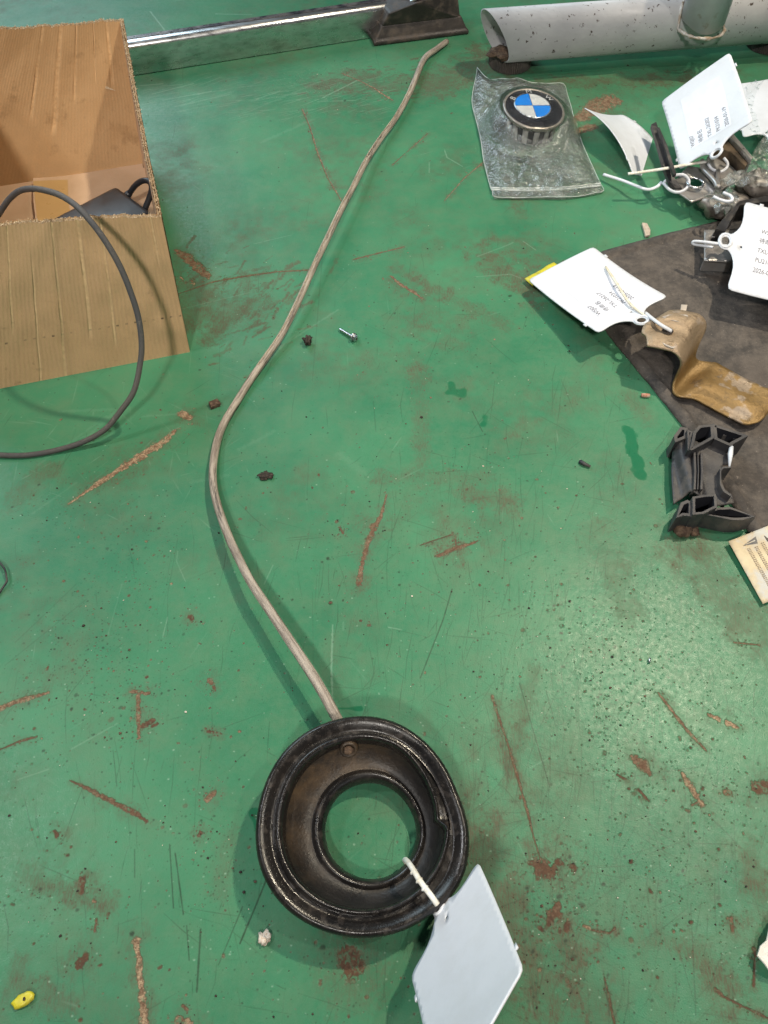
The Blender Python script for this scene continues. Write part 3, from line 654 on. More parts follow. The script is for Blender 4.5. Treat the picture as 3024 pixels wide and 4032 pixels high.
# ------------------------------------------------------------------ cardboard box
FB1 = P(748, 1386, 0); FB0 = P(-330, 1594, 0); FT1 = P(636, 856, .150); FT0 = P(-330, 921, .178)
BB1 = Vector((-.313, .937, 0)); BT1 = P(486, 74, .152); BT0 = P(-260, 120, .180); BB0 = Vector((-.66, .840, 0))
u_cr = [((P(a, b, 0) - FB1).length) for a, b in ((260, 1481), (374, 1460), (470, 1440), (160, 1500), (700, 1396), (60, 1520))]
def cardboard(name, c1, c2, crease=(), dirt=(.14, .09, .05), dirt_at=(.60, .78), stripe=1.0, dots=False):
    t = NT(name)
    sx = t.n('ShaderNodeSeparateXYZ'); t.set(sx.inputs[0], t.uv); ux, uy = sx.outputs[0], sx.outputs[1]
    f = t.ramp(t.noise(9, 4, .6), .35, .65); c = t.mix(f, c1, c2)
    fl = t.math('SINE', t.math('MULTIPLY', t.math('ADD', ux, t.math('MULTIPLY', t.noise(16, 4, .6), .010)), 2 * math.pi / .0046))
    st = t.noise(1.0, 5, .7, t.map(t.uv, (210, 18, 1)))
    c = t.mix(t.math('MULTIPLY', t.ramp(fl, -.2, 1), t.ramp(st, .40, .72, .0, .30 * stripe)), c, tuple(x * .62 for x in c1))
    c = t.mix(t.ramp(t.noise(1, 4, .7, t.map(t.uv, (1500, 420, 1))), .35, .75, 0, .35), c, tuple(x * .6 for x in c1))
    h = t.math('MULTIPLY', fl, .25 * stripe)
    if dots:                                             # a row of small dark stitch marks
        dm = t.math('MULTIPLY', t.ramp(t.math('ABSOLUTE', t.math('SUBTRACT', uy, .046)), .0006, .0012, 1, 0), t.ramp(t.math('SINE', t.math('MULTIPLY', ux, 2 * math.pi / .0098)), .55, .7))
        dm = t.math('MULTIPLY', dm, t.ramp(ux, .19, .23, 1, 0)); c = t.mix(t.math('MULTIPLY', dm, t.ramp(t.noise(90, 3, .7), .38, .6, .05, .85)), c, (.07, .05, .035))
    for u0, y0, y1, wd in crease:
        q = t.math('ABSOLUTE', t.math('SUBTRACT', t.math('ADD', ux, t.math('MULTIPLY', t.math('SUBTRACT', t.noise(14, 2), .5), .006)), u0))
        m_ = t.math('MULTIPLY', t.ramp(q, wd * .4, wd, 1, 0), t.math('MULTIPLY', t.ramp(uy, y0, y0 + .012), t.ramp(uy, y1, y1 - .012)))
        m_ = t.math('MULTIPLY', m_, t.ramp(t.noise(22, 4, .7), .32, .62, .1, 1)); c = t.mix(t.math('MULTIPLY', m_, .55), c, tuple(min(1, x * 1.55) for x in c2)); h = t.math('ADD', h, t.math('MULTIPLY', m_, 1.6))
    g = t.ramp(t.noise(28, 7, .72), *dirt_at); c = t.mix(g, c, dirt)
    h = t.math('ADD', h, t.math('MULTIPLY', t.noise(300, 3), .3))
    return t.out(c, .82, 0, t.bump(h, .0009, .9))
m_cb_out = cardboard('weathered_cardboard', (.62, .390, .205), (.70, .455, .250), [(u_cr[0], -.1, 1, .0022), (u_cr[1], .035, 1, .0026), (u_cr[2], .02, 1, .0022), (u_cr[3], -.1, .13, .0018), (u_cr[4], .10, 1, .0018), (u_cr[5], .05, 1, .0018)], (.16, .10, .05), (.60, .80), .8, True)
m_cb_in = cardboard('inner_cardboard', (.56, .345, .165), (.62, .395, .20), [(.035, .09, 1, .004), (.095, .08, 1, .003), (.125, .05, 1, .005), (.160, .07, 1, .0035), (.062, .1, 1, .002)], (.24, .13, .05), (.56, .85), .22)
m_cb_lit = simple('lit_cardboard', (.58, .40, .26), (.50, .34, .21), 14, .8, 0, .0002, 500, dust=(.10, .07, .04), dust_at=(.70, .76), dust_scale=55)  # same board as the inner walls; its light is painted into the paler tone
m_cb_edge = simple('torn_cardboard_edge', (.78, .64, .45), (.52, .38, .23), 500, .9, 0, .0003, 1500)
m_tape = simple('tan_packing_tape', (.50, .32, .13), (.46, .29, .12), 30, .35, 0, .0001, 300)
boxr = thing('cardboard_box', 'open worn brown cardboard box with ragged cut rim, flaps cut away, at the left', 'box', tuple(FB1))
TH = .0046
def cwall(name, b0, b1, t0, t1, inn, mout, minn, rag=.0012, sag=0, per=.0058):
    """liners, middle sheet and fluted cores; b0/t0 is where u = 0; inn points inward"""
    L_ = (b1 - b0).length; inn = Vector(inn).normalized(); n = int(L_ / .0022); nr = 22
    def pt(u, v, d, jag=0.0):
        b = b0.lerp(b1, u); tt = t0.lerp(t1, u); hgt = (tt - b).length
        jj = jag * (fbm(u * L_ * 260, d * 900, 3) * 1.3 + fbm(u * L_ * 55, 1.3, 8) * 1.6) if v == 1 else 0
        p = b.lerp(tt, v) + Vector((0, 0, jj))
        bow = (math.sin(math.pi * u) * .004 * v + fbm(u * 7, v * 4, 1.7) * .0016 * min(1, 4 * v)) * (1 if sag == 0 else sag)
        return p + inn * (d + bow)
    wr = link('wall', pydata([(0, 0, 0)], []), mout, boxr) if False else None
    def grid(nm, d, m_, par):
        vs = [pt(i / n, (j / nr), d, rag) for i in range(n + 1) for j in range(nr + 1)]
        fs = [(i * (nr + 1) + j, (i + 1) * (nr + 1) + j, (i + 1) * (nr + 1) + j + 1, i * (nr + 1) + j + 1) for i in range(n) for j in range(nr)]
        me = pydata(vs, fs); ul = me.uv_layers.new(name='UVMap'); H_ = (t0 - b0).length
        idx = np.empty(len(me.loops), np.int32); me.loops.foreach_get('vertex_index', idx)
        ul.data.foreach_set('uv', np.stack([(idx // (nr + 1)) / n * L_, (idx % (nr + 1)) / nr * H_], 1).astype(np.float32).ravel())
        o = link(nm, me, m_, par); return o
    o1 = grid(name, 0, mout, boxr)
    grid('inner_liner', TH, minn, o1)
    mid = pydata([pt(i / n, v, TH * .5, rag) for i in range(n + 1) for v in (.9, 1)], [(2 * i, 2 * i + 2, 2 * i + 3, 2 * i + 1) for i in range(n)])
    link('middle_liner', mid, m_cb_edge, o1)
    for d0, d1, ph in ((.0004, TH * .47, 0), (TH * .53, TH - .0004, .5)):
        m_ = int(L_ / per * 6); vs = []
        for i in range(m_ + 1):
            s_ = .5 + .5 * math.cos(2 * math.pi * (i / 6 + ph)); d = d0 + (d1 - d0) * s_
            for v in (.9, 1): vs.append(pt(i / m_, v, d + random.uniform(-.0001, .0001), rag * 1.2) + (Vector((0, 0, random.uniform(-.0006, .0009))) if v == 1 else Vector()))
        me = pydata(vs, [(2 * i, 2 * i + 2, 2 * i + 3, 2 * i + 1) for i in range(m_)])
        link('fluting', me, m_cb_edge, o1, smooth=False)
    # frayed fibres on the cut
    vs, fs = [], []
    for k in range(int(L_ * 2600)):
        u = random.random(); p = pt(u, 1, random.uniform(0, TH), rag) ; a = Vector((random.gauss(0, 1), random.gauss(0, 1), random.gauss(.5, .8))).normalized() * random.uniform(.0008, .0030)
        q = a.cross(Vector((random.random(), random.random(), random.random()))).normalized() * .0004; i = len(vs)
        vs += [p - q, p + q, p + a]; fs.append((i, i + 1, i + 2))
    fz = link('frayed_fibres', pydata(vs, fs), m_cb_edge, o1, smooth=False); fz['kind'] = 'stuff'
    return o1
inn_f = Vector((-(FB0 - FB1).y, (FB0 - FB1).x, 0)); inn_f = inn_f if inn_f.y > 0 else -inn_f
cwall('front_wall', FB1, FB0, FT1, FT0, inn_f, m_cb_out, m_cb_in)
inn_r = Vector(((BB1 - FB1).y, -(BB1 - FB1).x, 0)); inn_r = inn_r if inn_r.x < 0 else -inn_r
cwall('side_wall', FB1, BB1, FT1 + Vector((.0, .0035, .0)), BT1, inn_r, m_cb_out, m_cb_lit, sag=.25)  # inner face takes the paler tone, painting in the light it catches
cwall('back_wall', BB1, BB0, BT1, BT0, -inn_f, m_cb_out, m_cb_in)
cwall('side_wall', FB0 + Vector((0, .006, 0)), BB0 - Vector((0, .006, 0)), FT0 + Vector((0, .006, 0)), BT0 - Vector((0, .006, 0)), -inn_r, m_cb_out, m_cb_in, sag=.3)
link('floor_panel', pydata([FB1 + Vector((-.004, .004, .003)), FB0 + Vector((0, .004, .003)), BB0 + Vector((0, -.004, .003)), BB1 + Vector((-.004, -.004, .003))], [(0, 1, 2, 3)]), m_cb_lit, boxr, smooth=False)
fl = [P(588, 655, .012), P(470, 664, .012), P(300, 683, .012), P(215, 692, .012), P(128, 697, .012), P(133, 790, .009), P(146, 905, .009), P(622, 905, .009), P(600, 780, .010)]
o = link('bottom_flap', prism_me(fl, .007, .0105), m_cb_lit, boxr, smooth=False)
tp = [P(130, 712, .0112), P(266, 706, .0112), P(268, 780, .0112), P(285, 900, .0112), P(150, 905, .0112)]
link('tape', pydata([(p.x, p.y, .0109) for p in tp], [(0, 1, 2, 3, 4)]), m_tape, boxr, smooth=False)

# tears punched through the inner face of the back wall
bn = (BT1 - BB1).cross(BB0 - BB1).normalized(); bn = bn if bn.y < 0 else -bn
def on_back(px, py, up=.0086):
    c_ = Vector((0, 0, CAM_H)); q = P(px, py, 0) - c_; return c_ + q * (((BB1 - c_).dot(bn)) / q.dot(bn)) * 1.0 + bn * up
for poly in ([(372, 326), (386, 316), (403, 315), (398, 324), (384, 326)], [(281, 277), (285, 282), (290, 290), (286, 300), (283, 290)], [(333, 466), (345, 462), (352, 466), (343, 470)]):
    link('tear', pydata([on_back(x, y) for x, y in poly], [tuple(range(len(poly)))]), simple('dark_tear', (.05, .03, .015), (.09, .055, .03), 300, .9), boxr, smooth=False)
for poly in ([(372, 327), (400, 326), (432, 340), (465, 357), (455, 352), (420, 345), (395, 331)], [(402, 268), (412, 276), (424, 262), (421, 272), (412, 278)]):
    link('torn_flap', pydata([on_back(x, y, .0089) for x, y in poly], [tuple(range(len(poly)))]), m_cb_edge, boxr, smooth=False)

# power adapter inside the box
e0 = P(455, 727, .046); e1 = (P(150, 884, .046) - e0); e1.z = 0; Lw = .150; e1.normalize(); e2 = Vector((-e1.y, e1.x, 0)); e2 = e2 if e2.y < 0 else -e2
ad = thing('power_adapter', 'black brick power adapter lying inside the cardboard box', 'power adapter', tuple(Vector((e0.x, e0.y, .012))))
bm = bmesh.new(); vs = box_bm(bm, (0, 0, 0), (Lw, .072, .033), .006)
Ma = Matrix(((e1.x, e2.x, 0, e0.x), (e1.y, e2.y, 0, e0.y), (0, 0, 1, .0125), (0, 0, 0, 1)))
bmesh.ops.transform(bm, matrix=Ma, verts=bm.verts); bmesh.ops.recalc_face_normals(bm, faces=bm.faces)
link('adapter_body', from_bm(bm), m_plastic_clean, ad)
link('strain_relief', tube_me([tuple(P(492, 778, .030)), tuple(P(503, 768, .033)), tuple(P(512, 758, .037))], [.0055, .0045, .0036], 12), m_plastic_clean, ad)
link('adapter_cord', tube_me(cr([tuple(P(492, 778, .030)), tuple(P(512, 757, .037)), tuple(P(535, 728, .048)), tuple(P(562, 712, .056)), tuple(P(588, 715, .058)), tuple(P(598, 740, .054)), tuple(P(588, 780, .044)), tuple(P(572, 820, .034)), tuple(P(560, 860, .024)), tuple(P(540, 900, .015))], 6), .0034, 12), m_plastic_clean, ad)
# braided cable hanging out of the box
t = NT('grey_braided_sleeve'); wv = t.n('ShaderNodeTexWave', wave_type='BANDS', bands_direction='DIAGONAL'); t.set(wv.inputs['Vector'], t.map(t.uv, (6, 900, 1))); wv.inputs['Scale'].default_value = 1.0
c = t.mix(t.ramp(t.noise(14, 4), .4, .6), (.060, .060, .064), (.10, .088, .075)); c = t.mix(t.ramp(wv.outputs['Fac'], .3, .7, 0, .5), c, (.17, .17, .18)); c = t.mix(t.ramp(t.noise(120, 5, .7), .6, .75, 0, .6), c, (.26, .23, .19))
m_braid = t.out(c, .7, 0, t.bump(wv.outputs['Fac'], .0004, .8))
bp = [(-90, 960, .10), (-30, 880, .125), (0, 836, .14), (33, 788, .155), (76, 752, .168), (130, 743, .178), (190, 753, .184), (244, 773, .187), (304, 814, .188), (369, 886, .180), (423, 962, .168), (472, 1048, .152), (512, 1144, .132), (543, 1243, .110), (557, 1340, .088), (553, 1424, .070), (527, 1540, .047), (472, 1622, .030), (412, 1692, .016), (325, 1741, .007), (217, 1774, .0032), (108, 1792, .0027), (0, 1792, .0027), (-120, 1780, .0027), (-260, 1750, .0027)]
bk = cr([tuple(P(*b)) for b in bp], 7)
cb = link('braided_cable', tube_me(bk, .0027, 14), m_braid, loc=tuple(P(0, 1792, 0)))
tag(cb, 'grey braided cable looping out of the cardboard box and down onto the table', 'cable')

# ------------------------------------------------------------------ chrome bar with black end shoe
def extr(a, b, prof, cap=True, up=Vector((0, 0, 1))):
    """profile (side, up) swept from a to b; side is to the right of travel"""
    a, b = Vector(a), Vector(b); d = (b - a).normalized(); s_ = d.cross(up).normalized(); n = len(prof)
    vs = [a + s_ * p[0] + up * p[1] for p in prof] + [b + s_ * p[0] + up * p[1] for p in prof]
    fs = [(i, (i + 1) % n, n + (i + 1) % n, n + i) for i in range(n)]
    if cap: fs += [tuple(range(n))[::-1], tuple(range(n, 2 * n))]
    return pydata(vs, fs)
ca = P(560, 295, 0); cb_ = P(1530, 141, 0); cd = (cb_ - ca).normalized(); ca = ca - cd * .22
bar = thing('chrome_bar', 'long chrome plated bar with a black end shoe, behind the cardboard box', 'bar', tuple(cb_))
prof = [(0, .0006), (0, .0375)] + [(-.0085 + .0085 * math.cos(a), .0375 + .0070 * math.sin(a)) for a in np.linspace(.15, math.pi * .5, 6)] + [(-.016, .0440), (-.026, .0425), (-.031, .0390), (-.033, .034), (-.033, .0006)]
me = extr(ca, cb_, prof); br = link('bar_body', me, m_chrome, bar)
m_ = br.modifiers.new('b', 'BEVEL'); m_.width = .0012; m_.segments = 2; m_.limit_method = 'ANGLE'
side = cd.cross(Vector((0, 0, 1)))
link('reflection_strip', extr(ca - side * .017 + Vector((0, 0, .0440)), cb_ - side * .017 + Vector((0, 0, .0440)), [(.0040, 0), (.0040, .0010), (-.0040, .0010), (-.0040, 0)]), simple('painted_bar_reflection', (.035, .035, .045), (.14, .13, .13), 60, .3, .3, .0002, 300), bar, smooth=False)  # dark strip painting in the ceiling's reflection along the top of the bar
def loft(rows_, closed=True):
    n = len(rows_[0]); vs = [p for r_ in rows_ for p in r_]; fs = []
    for i in range(len(rows_) - 1):
        for j in range(n if closed else n - 1): fs.append((i * n + j, i * n + (j + 1) % n, (i + 1) * n + (j + 1) % n, (i + 1) * n + j))
    if closed: fs += [tuple(range(n))[::-1], tuple(range((len(rows_) - 1) * n, len(rows_) * n))]
    return pydata(vs, fs)
f0, f1 = P(1478, 158, .008), P(1838, 112, .008); dep = -side * .085
def lift(p, z): return Vector((p.x, p.y, z))
base = [lift(f0, .001), lift(f1, .001), lift(f1 + dep, .001), lift(f0 + dep, .001)]
basen = [lift(f0 - cd * .003 + side * .003, .0008), lift(f1 + cd * .003 + side * .003, .0008), lift(f1 + dep + cd * .003, .0008), lift(f0 + dep, .0008)]
baset = [Vector((p.x, p.y, .006)) for p in basen]
top1 = [lift(f0 + cd * .012 - side * .006, .024), lift(f1 - cd * .008 - side * .006, .024), lift(f1 + dep * .9 - cd * .008, .024), lift(f0 + dep * .9 + cd * .01, .024)]
top2 = [lift(P(1535, 52, .042), .042), lift(P(1640, 22, .050), .054), lift(f1 - cd * .014 - side * .012, .064), lift(f1 + dep * .8 - cd * .014, .064), lift(f0 + dep * .8 + cd * .03, .050), lift(f0 + dep * .6 + cd * .02, .042)]
sh = link('end_shoe', loft([basen, baset, [lift(p, .008) for p in base], top1]), simple('brown_black_rubber', (.030, .024, .022), (.055, .044, .038), 30, .5, 0, .0004, 200, dust=(.12, .09, .07), dust_at=(.5, .75)), bar, smooth=False)
b_ = sh.modifiers.new('b', 'BEVEL'); b_.width = .0022; b_.segments = 3
s2 = [top1[0], top1[1], top1[1].lerp(top1[2], .5), top1[2], top1[3], top1[3].lerp(top1[0], .5)]
sh2 = link('shoe_neck', loft([[p + Vector((0, 0, -.0015)) for p in s2], top2]), sh.data.materials[0], bar, smooth=False)
b_ = sh2.modifiers.new('b', 'BEVEL'); b_.width = .0022; b_.segments = 3
ctop = P(1540, 30, .038)
link('chrome_trim', tube_me(cr([tuple(P(1528, 34, .039)), tuple(P(1600, 14, .046)), tuple(P(1640, -8, .056)), tuple(P(1690, -50, .066))], 5), .0040, 10, flat=.6), m_chrome, bar)

# ------------------------------------------------------------------ grey steel tube frame
m_greypaint = simple('grey_hammered_paint', (.44, .44, .455), (.52, .52, .53), 14, .42, .0, .0003, 160, dust=(.07, .05, .04), dust_at=(.615, .65), dust_scale=120)
ta0 = Vector((.158, 1.165, .050)); ta1 = Vector((.436, 1.204, .050)); td = (ta1 - ta0).normalized(); tb = ta1 + td * .35; RT = .0345
fr = thing('tube_frame', 'grey painted steel tube base with a slant cut open end on ribbed black feet', 'metal frame', tuple(ta0 - Vector((0, 0, .05))))
ts = td.cross(Vector((0, 0, 1))); n = 48
def tubering(r_, a, slant):
    out = []
    for i in range(n):
        q = 2 * math.pi * i / n; y_ = math.cos(q); z_ = math.sin(q)
        off = -slant * z_ * 1.0 * r_ + (.011 * y_ * (1 if slant else 0))
        out.append(a + ts * (r_ * .92 * y_) + Vector((0, 0, r_ * z_)) + td * off)
    return out
R1 = [tubering(RT, ta0, .42), tubering(RT, tb, 0)]; R2 = [tubering(RT - .0022, tb, 0), tubering(RT - .0022, ta0, .42)]
vs = R1[0] + R1[1] + R2[0] + R2[1]; fs = []
for k in range(3):
    for i in range(n): fs.append((k * n + i, k * n + (i + 1) % n, (k + 1) * n + (i + 1) % n, (k + 1) * n + i))
for i in range(n): fs.append((3 * n + i, 3 * n + (i + 1) % n, (i + 1) % n, i))
link('tube', pydata(vs, fs), m_greypaint, fr)
pc = P(2782, 30, .083); pc.z = 0; pr = .031
zt = lambda q: .050 + math.sqrt(max((RT * .98) ** 2 - (pr * math.sin(q)) ** 2 * .8, 1e-5))
lo = [Vector((pc.x + pr * math.cos(q), pc.y + pr * math.sin(q), .050 + .6 * (zt(q) - .050))) for q in np.linspace(0, 2 * math.pi, 33)[:-1]]
link('post', loft([lo, [Vector((p.x, p.y, .26)) for p in lo]]), simple('pale_grey_paint', (.60, .63, .66), (.52, .54, .57), 30, .4, .2, .0003, 200, dust=(.30, .22, .15), dust_at=(.62, .75), dust_scale=40), fr)
wl = []
for q in np.linspace(0, 2 * math.pi, 41):
    x = pc.x + (pr + .002) * math.cos(q); y = pc.y + (pr + .002) * math.sin(q)
    d_ = abs((Vector((x, y, 0)) - Vector((ta0.x, ta0.y, 0))).dot(ts)); z = .050 + math.sqrt(max(RT ** 2 - min(d_ / .92, RT * .98) ** 2, 0))
    wl.append((x + random.uniform(-.0008, .0008), y + random.uniform(-.0008, .0008), z + .0008))
link('weld_bead', tube_me(wl, [.0022 + random.uniform(-.0008, .0008) for _i in wl], 8), simple('rusty_weld', (.55, .52, .48), (.34, .25, .17), 150, .6, .2, .0008, 500), fr)
m_foot = simple('ribbed_black_rubber', (.045, .040, .038), (.08, .068, .06), 50, .65, 0, .0002, 500)
def foot(c_, r_, h_):
    bm = bmesh.new(); N = 60; lo_ = []; hi_ = []
    for i in range(N * 2):
        q = math.pi * i / N; rr = r_ * (1 if i % 2 else .955)
        lo_.append(bm.verts.new((c_.x + rr * math.cos(q), c_.y + rr * math.sin(q), .0006))); hi_.append(bm.verts.new((c_.x + rr * math.cos(q) * .985, c_.y + rr * math.sin(q) * .985, h_)))
    for i in range(N * 2): bm.faces.new((lo_[i], lo_[(i + 1) % (2 * N)], hi_[(i + 1) % (2 * N)], hi_[i]))
    bm.faces.new(hi_); return from_bm(bm)
fc = P(2010, 236, .008)
link('ribbed_foot', foot(Vector((fc.x, fc.y + .004, 0)), .0315, .020), m_foot, fr, smooth=False)
fc = P(3012, 158, .008); link('ribbed_foot', foot(Vector((fc.x + .004, fc.y, 0)), .030, .020), m_foot, fr, smooth=False)
bp_ = P(1974, 205, .024); link('foot_bolt', clod_me(bp_, .0058, 2, (1, 1, .6), 2, .1), m_zinc, fr)
link('dirt_heap', clod_me(ta0 + td * .020 - Vector((0, 0, .032)), .019, 5, (1.3, .8, .35), 3, .5), m_dirt, fr)

# ------------------------------------------------------------------ round emblem cap inside a clear zip bag
C0 = P(2096.2, 418.6, .034); n_ = Vector((.099, -.099, .990)).normalized()
er = Vector((.04857, .00738, -.00412)).normalized(); er = (er - n_ * er.dot(n_)).normalized(); eu = n_.cross(er)
def fc_(x, y, z=0.0): return C0 + er * x + eu * y + n_ * z
em = thing('emblem_cap', 'round emblem cap with blue and white quarters and a black ring, inside the clear bag', 'emblem', (C0.x, C0.y, 0))
def disc(prof, cx=0, cy=0, n=64, cap=True):
    vs = []; fs = []
    for r_, z_ in prof: vs += [fc_(cx + r_ * math.cos(2 * math.pi * i / n), cy + r_ * math.sin(2 * math.pi * i / n), z_) for i in range(n)]
    for k in range(len(prof) - 1):
        for i in range(n): fs.append((k * n + i, k * n + (i + 1) % n, (k + 1) * n + (i + 1) % n, (k + 1) * n + i))
    if cap: fs.append(tuple((len(prof) - 1) * n + i for i in range(n)))
    return pydata(vs, fs)
off = (.0012, -.0045)
link('metal_rim', disc([(.034, -.006), (.0395, -.0055), (.0412, -.0040), (.0420, -.0015), (.0412, .0004), (.0396, .0008), (.0388, .0002)], *off), simple('tarnished_rim', (.42, .36, .32), (.55, .50, .46), 90, .35, .8, .0001), em)
link('black_ring', disc([(.0390, .0000), (.0380, .0006), (.0260, .0010)], *off), simple('black_enamel', (.012, .013, .018), (.02, .02, .026), 50, .16, 0, .00004), em)
link('inner_rim', disc([(.0252, .0008), (.0250, .0016), (.0238, .0016)], cap=False), m_zinc, em)
m_blue = simple('blue_enamel', (.010, .21, .72), (.012, .24, .78), 40, .2, 0, .00003); m_qw = simple('white_enamel', (.62, .62, .62), (.55, .55, .56), 60, .25, 0, .00003)
for k in range(4):
    pts = [fc_(.0003 * math.cos(math.pi / 4 + k * math.pi / 2), .0003 * math.sin(math.pi / 4 + k * math.pi / 2), .00135)] + [fc_(.0242 * math.cos(a), .0242 * math.sin(a), .00135) for a in np.linspace(k * math.pi / 2 + .02, (k + 1) * math.pi / 2 - .02, 12)]
    link('quarter', pydata(pts, [tuple(range(len(pts)))]), m_blue if k in (1, 3) else m_qw, em, smooth=False)
m_letter = simple('silver_letter', (.62, .62, .64), (.70, .70, .72), 80, .35, .3, 0)
for ch, ang, rr in (('B', 52, .0287), ('M', 0, .0304), ('W', -52, .0287)):
    a = math.radians(ang); ca_, sa_ = math.cos(a), math.sin(a)
    text_flat(ch, .0100, lambda x, y, ca_=ca_, sa_=sa_, rr=rr: fc_(off[0] + x * ca_ - (y + rr) * sa_, off[1] + x * sa_ + (y + rr) * ca_, .00128), 'letter', m_letter, em, 'CENTER', xs=1.15)
NS = 22; bx_ = C0 - n_ * .0055 + er * .001 - eu * .0035
link('clip_drum', pydata([*(bx_ + er * .0325 * math.cos(a) + eu * .0325 * math.sin(a) for a in np.linspace(0, 2 * math.pi, 49)[:-1]), *(Vector((bx_.x, bx_.y, .004)) + er * .031 * math.cos(a) + eu * .031 * math.sin(a) for a in np.linspace(0, 2 * math.pi, 49)[:-1])], [(i, (i + 1) % 48, 48 + (i + 1) % 48, 48 + i) for i in range(48)]), m_plastic_clean, em)
m_clip = simple('grey_white_plastic', (.50, .48, .47), (.36, .34, .33), 60, .4, 0, .0001)
for k in range(14):
    a0 = 2 * math.pi * (k + .2) / 14; a1 = a0 + 2 * math.pi * .48 / 14; vs = []
    for zc, rr in ((0, .0342), (1, .0322)):
        for a in (a0, (a0 + a1) / 2, a1):
            b_ = bx_ if zc == 0 else Vector((bx_.x, bx_.y, .0045)); vs.append(b_ + er * rr * math.cos(a) + eu * rr * math.sin(a))
    o = link('clip', pydata(vs, [(0, 1, 4, 3), (1, 2, 5, 4)]), m_clip, em); solid(o, .0016)
# bag
ZB = zz(1800, 200, .422)
bag_px = [(188,148),(225,195),(270,240),(330,262),(420,252),(500,262),(560,250),(620,266),(700,290),(860,298),(992,300),(1030,400),(1062,510),(1090,620),(1112,720),(1160,830),(1200,930),(1250,1040),(1300,1150),(1338,1232),(1370,1300),(1280,1325),(1150,1350),(1000,1368),(800,1366),(550,1364),(350,1364),(330,1310),(312,1270),(275,1130),(245,1000),(225,860),(195,720),(165,600),(145,520),(138,450),(150,350),(175,240)]
bag_o = [ZB(x, y, .004) for x, y in bag_px]
rng2 = random.Random(5)
folds = [(Vector((rng2.uniform(.11, .29), rng2.uniform(.88, 1.09))), rng2.uniform(0, 3.14), rng2.uniform(.010, .035), rng2.uniform(-.0016, .0022), rng2.uniform(.0015, .005)) for _i in range(46)]
for _i in range(26):                                      # tight crumples in the slack lower half
    folds.append((Vector((rng2.uniform(.15, .255), rng2.uniform(.795, .885))), rng2.gauss(.1, .7), rng2.uniform(.006, .018), rng2.uniform(.0016, .0034), rng2.uniform(.0026, .0055)))
def bag_h(x, y):
    p = Vector((x, y)); d = (p - Vector((C0.x + .001, C0.y - .006))).length
    top = C0.z - (n_.x * (x - C0.x) + n_.y * (y - C0.y)) / n_.z + .0022
    k = max(0.0, min(1.0, (d - .043) / .030)); k = k * k * (3 - 2 * k)
    ed = edge_dist((x, y), bag_o); h = .003 + min(ed * .35, .006)
    h = top * (1 - k) + h * k
    s_ = .25 + .75 * k
    for c_, a, L_, A, wd in folds:
        q = p - c_; al = q.x * math.cos(a) + q.y * math.sin(a); ac = -q.x * math.sin(a) + q.y * math.cos(a) + al * al * 6
        if abs(al) < L_ * 1.5: h += A * math.exp(-(ac / wd) ** 2 - (al / L_) ** 2) * s_
    h += (fbm(x * 95, y * 95, 2) * .0020 + fbm(x * 260, y * 200, 4) * .0006) * s_ * (1 + 1.5 * math.exp(-((x - .205) / .05) ** 2 - ((y - .835) / .05) ** 2))
    return max(h, .0012)
t = NT('clear_plastic_film')
mo = t.t.nodes['Material Output']; tr = t.n('ShaderNodeBsdfTransparent'); tr.inputs[0].default_value = (.93, .95, .95, 1)
gl = t.n('ShaderNodeBsdfGlossy'); gl.inputs['Roughness'].default_value = .15; gl.inputs['Color'].default_value = (1, 1, 1, 1)
df = t.n('ShaderNodeBsdfDiffuse'); df.inputs[0].default_value = (.75, .82, .80, 1)
nb = t.bump(t.noise(130, 4, .6), .0042, 1.0); t.set(gl.inputs['Normal'], nb)
fr_ = t.n('ShaderNodeFresnel'); fr_.inputs['IOR'].default_value = 1.5; t.set(fr_.inputs['Normal'], nb)
m1 = t.n('ShaderNodeMixShader'); t.set(m1.inputs[0], t.math('ADD', t.math('MULTIPLY', t.ramp(t.noise(28, 6, .7), .38, .68), .13), .03)); t.set(m1.inputs[1], tr.outputs[0]); t.set(m1.inputs[2], df.outputs[0])
m2 = t.n('ShaderNodeMixShader'); t.set(m2.inputs[0], t.math('MULTIPLY', fr_.outputs[0], 1.8)); t.set(m2.inputs[1], m1.outputs[0]); t.set(m2.inputs[2], gl.outputs[0]); t.set(mo.inputs[0], m2.outputs[0]); m_film = t.m
bagr = thing('zip_bag', 'crinkled clear resealable plastic bag holding the round emblem cap', 'plastic bag', tuple(ZB(700, 800)))
m_tight = m_film.copy(); m_tight.name = 'tight_plastic_film'
for nd in m_tight.node_tree.nodes:
    if nd.type == 'MATH' and nd.operation == 'MULTIPLY' and abs(nd.inputs[1].default_value - 1.8) < 1e-6: nd.inputs[1].default_value = .35
    if nd.type == 'MATH' and nd.operation == 'ADD': nd.inputs[1].default_value = .0
    if nd.type == 'MATH' and nd.operation == 'MULTIPLY' and abs(nd.inputs[1].default_value - .13) < 1e-6: nd.inputs[1].default_value = .02
bf = link('bag_film', sheet_me([(p.x, p.y) for p in bag_o], .0013, lambda x, y: Vector((x, y, bag_h(x, y))), uv=False), [m_film, m_tight], bagr)
for p in bf.data.polygons:                                # pulled tight over the cap
    if ((p.center.to_2d() + bagr.location.to_2d()) - Vector((C0.x + .0008, C0.y - .005))).length < .046 or ((p.center.to_2d() + bagr.location.to_2d()) - Vector((C0.x, C0.y - .025))).length < .036: p.material_index = 1
link('bag_back_film', sheet_me([(p.x, p.y) for p in bag_o], .012, lambda x, y: Vector((x, y, .0008)), uv=False), m_film, bagr)
m_zip = simple('milky_zip_plastic', (.72, .78, .76), (.62, .68, .66), 90, .3, 0, .0001, Alpha=.75)
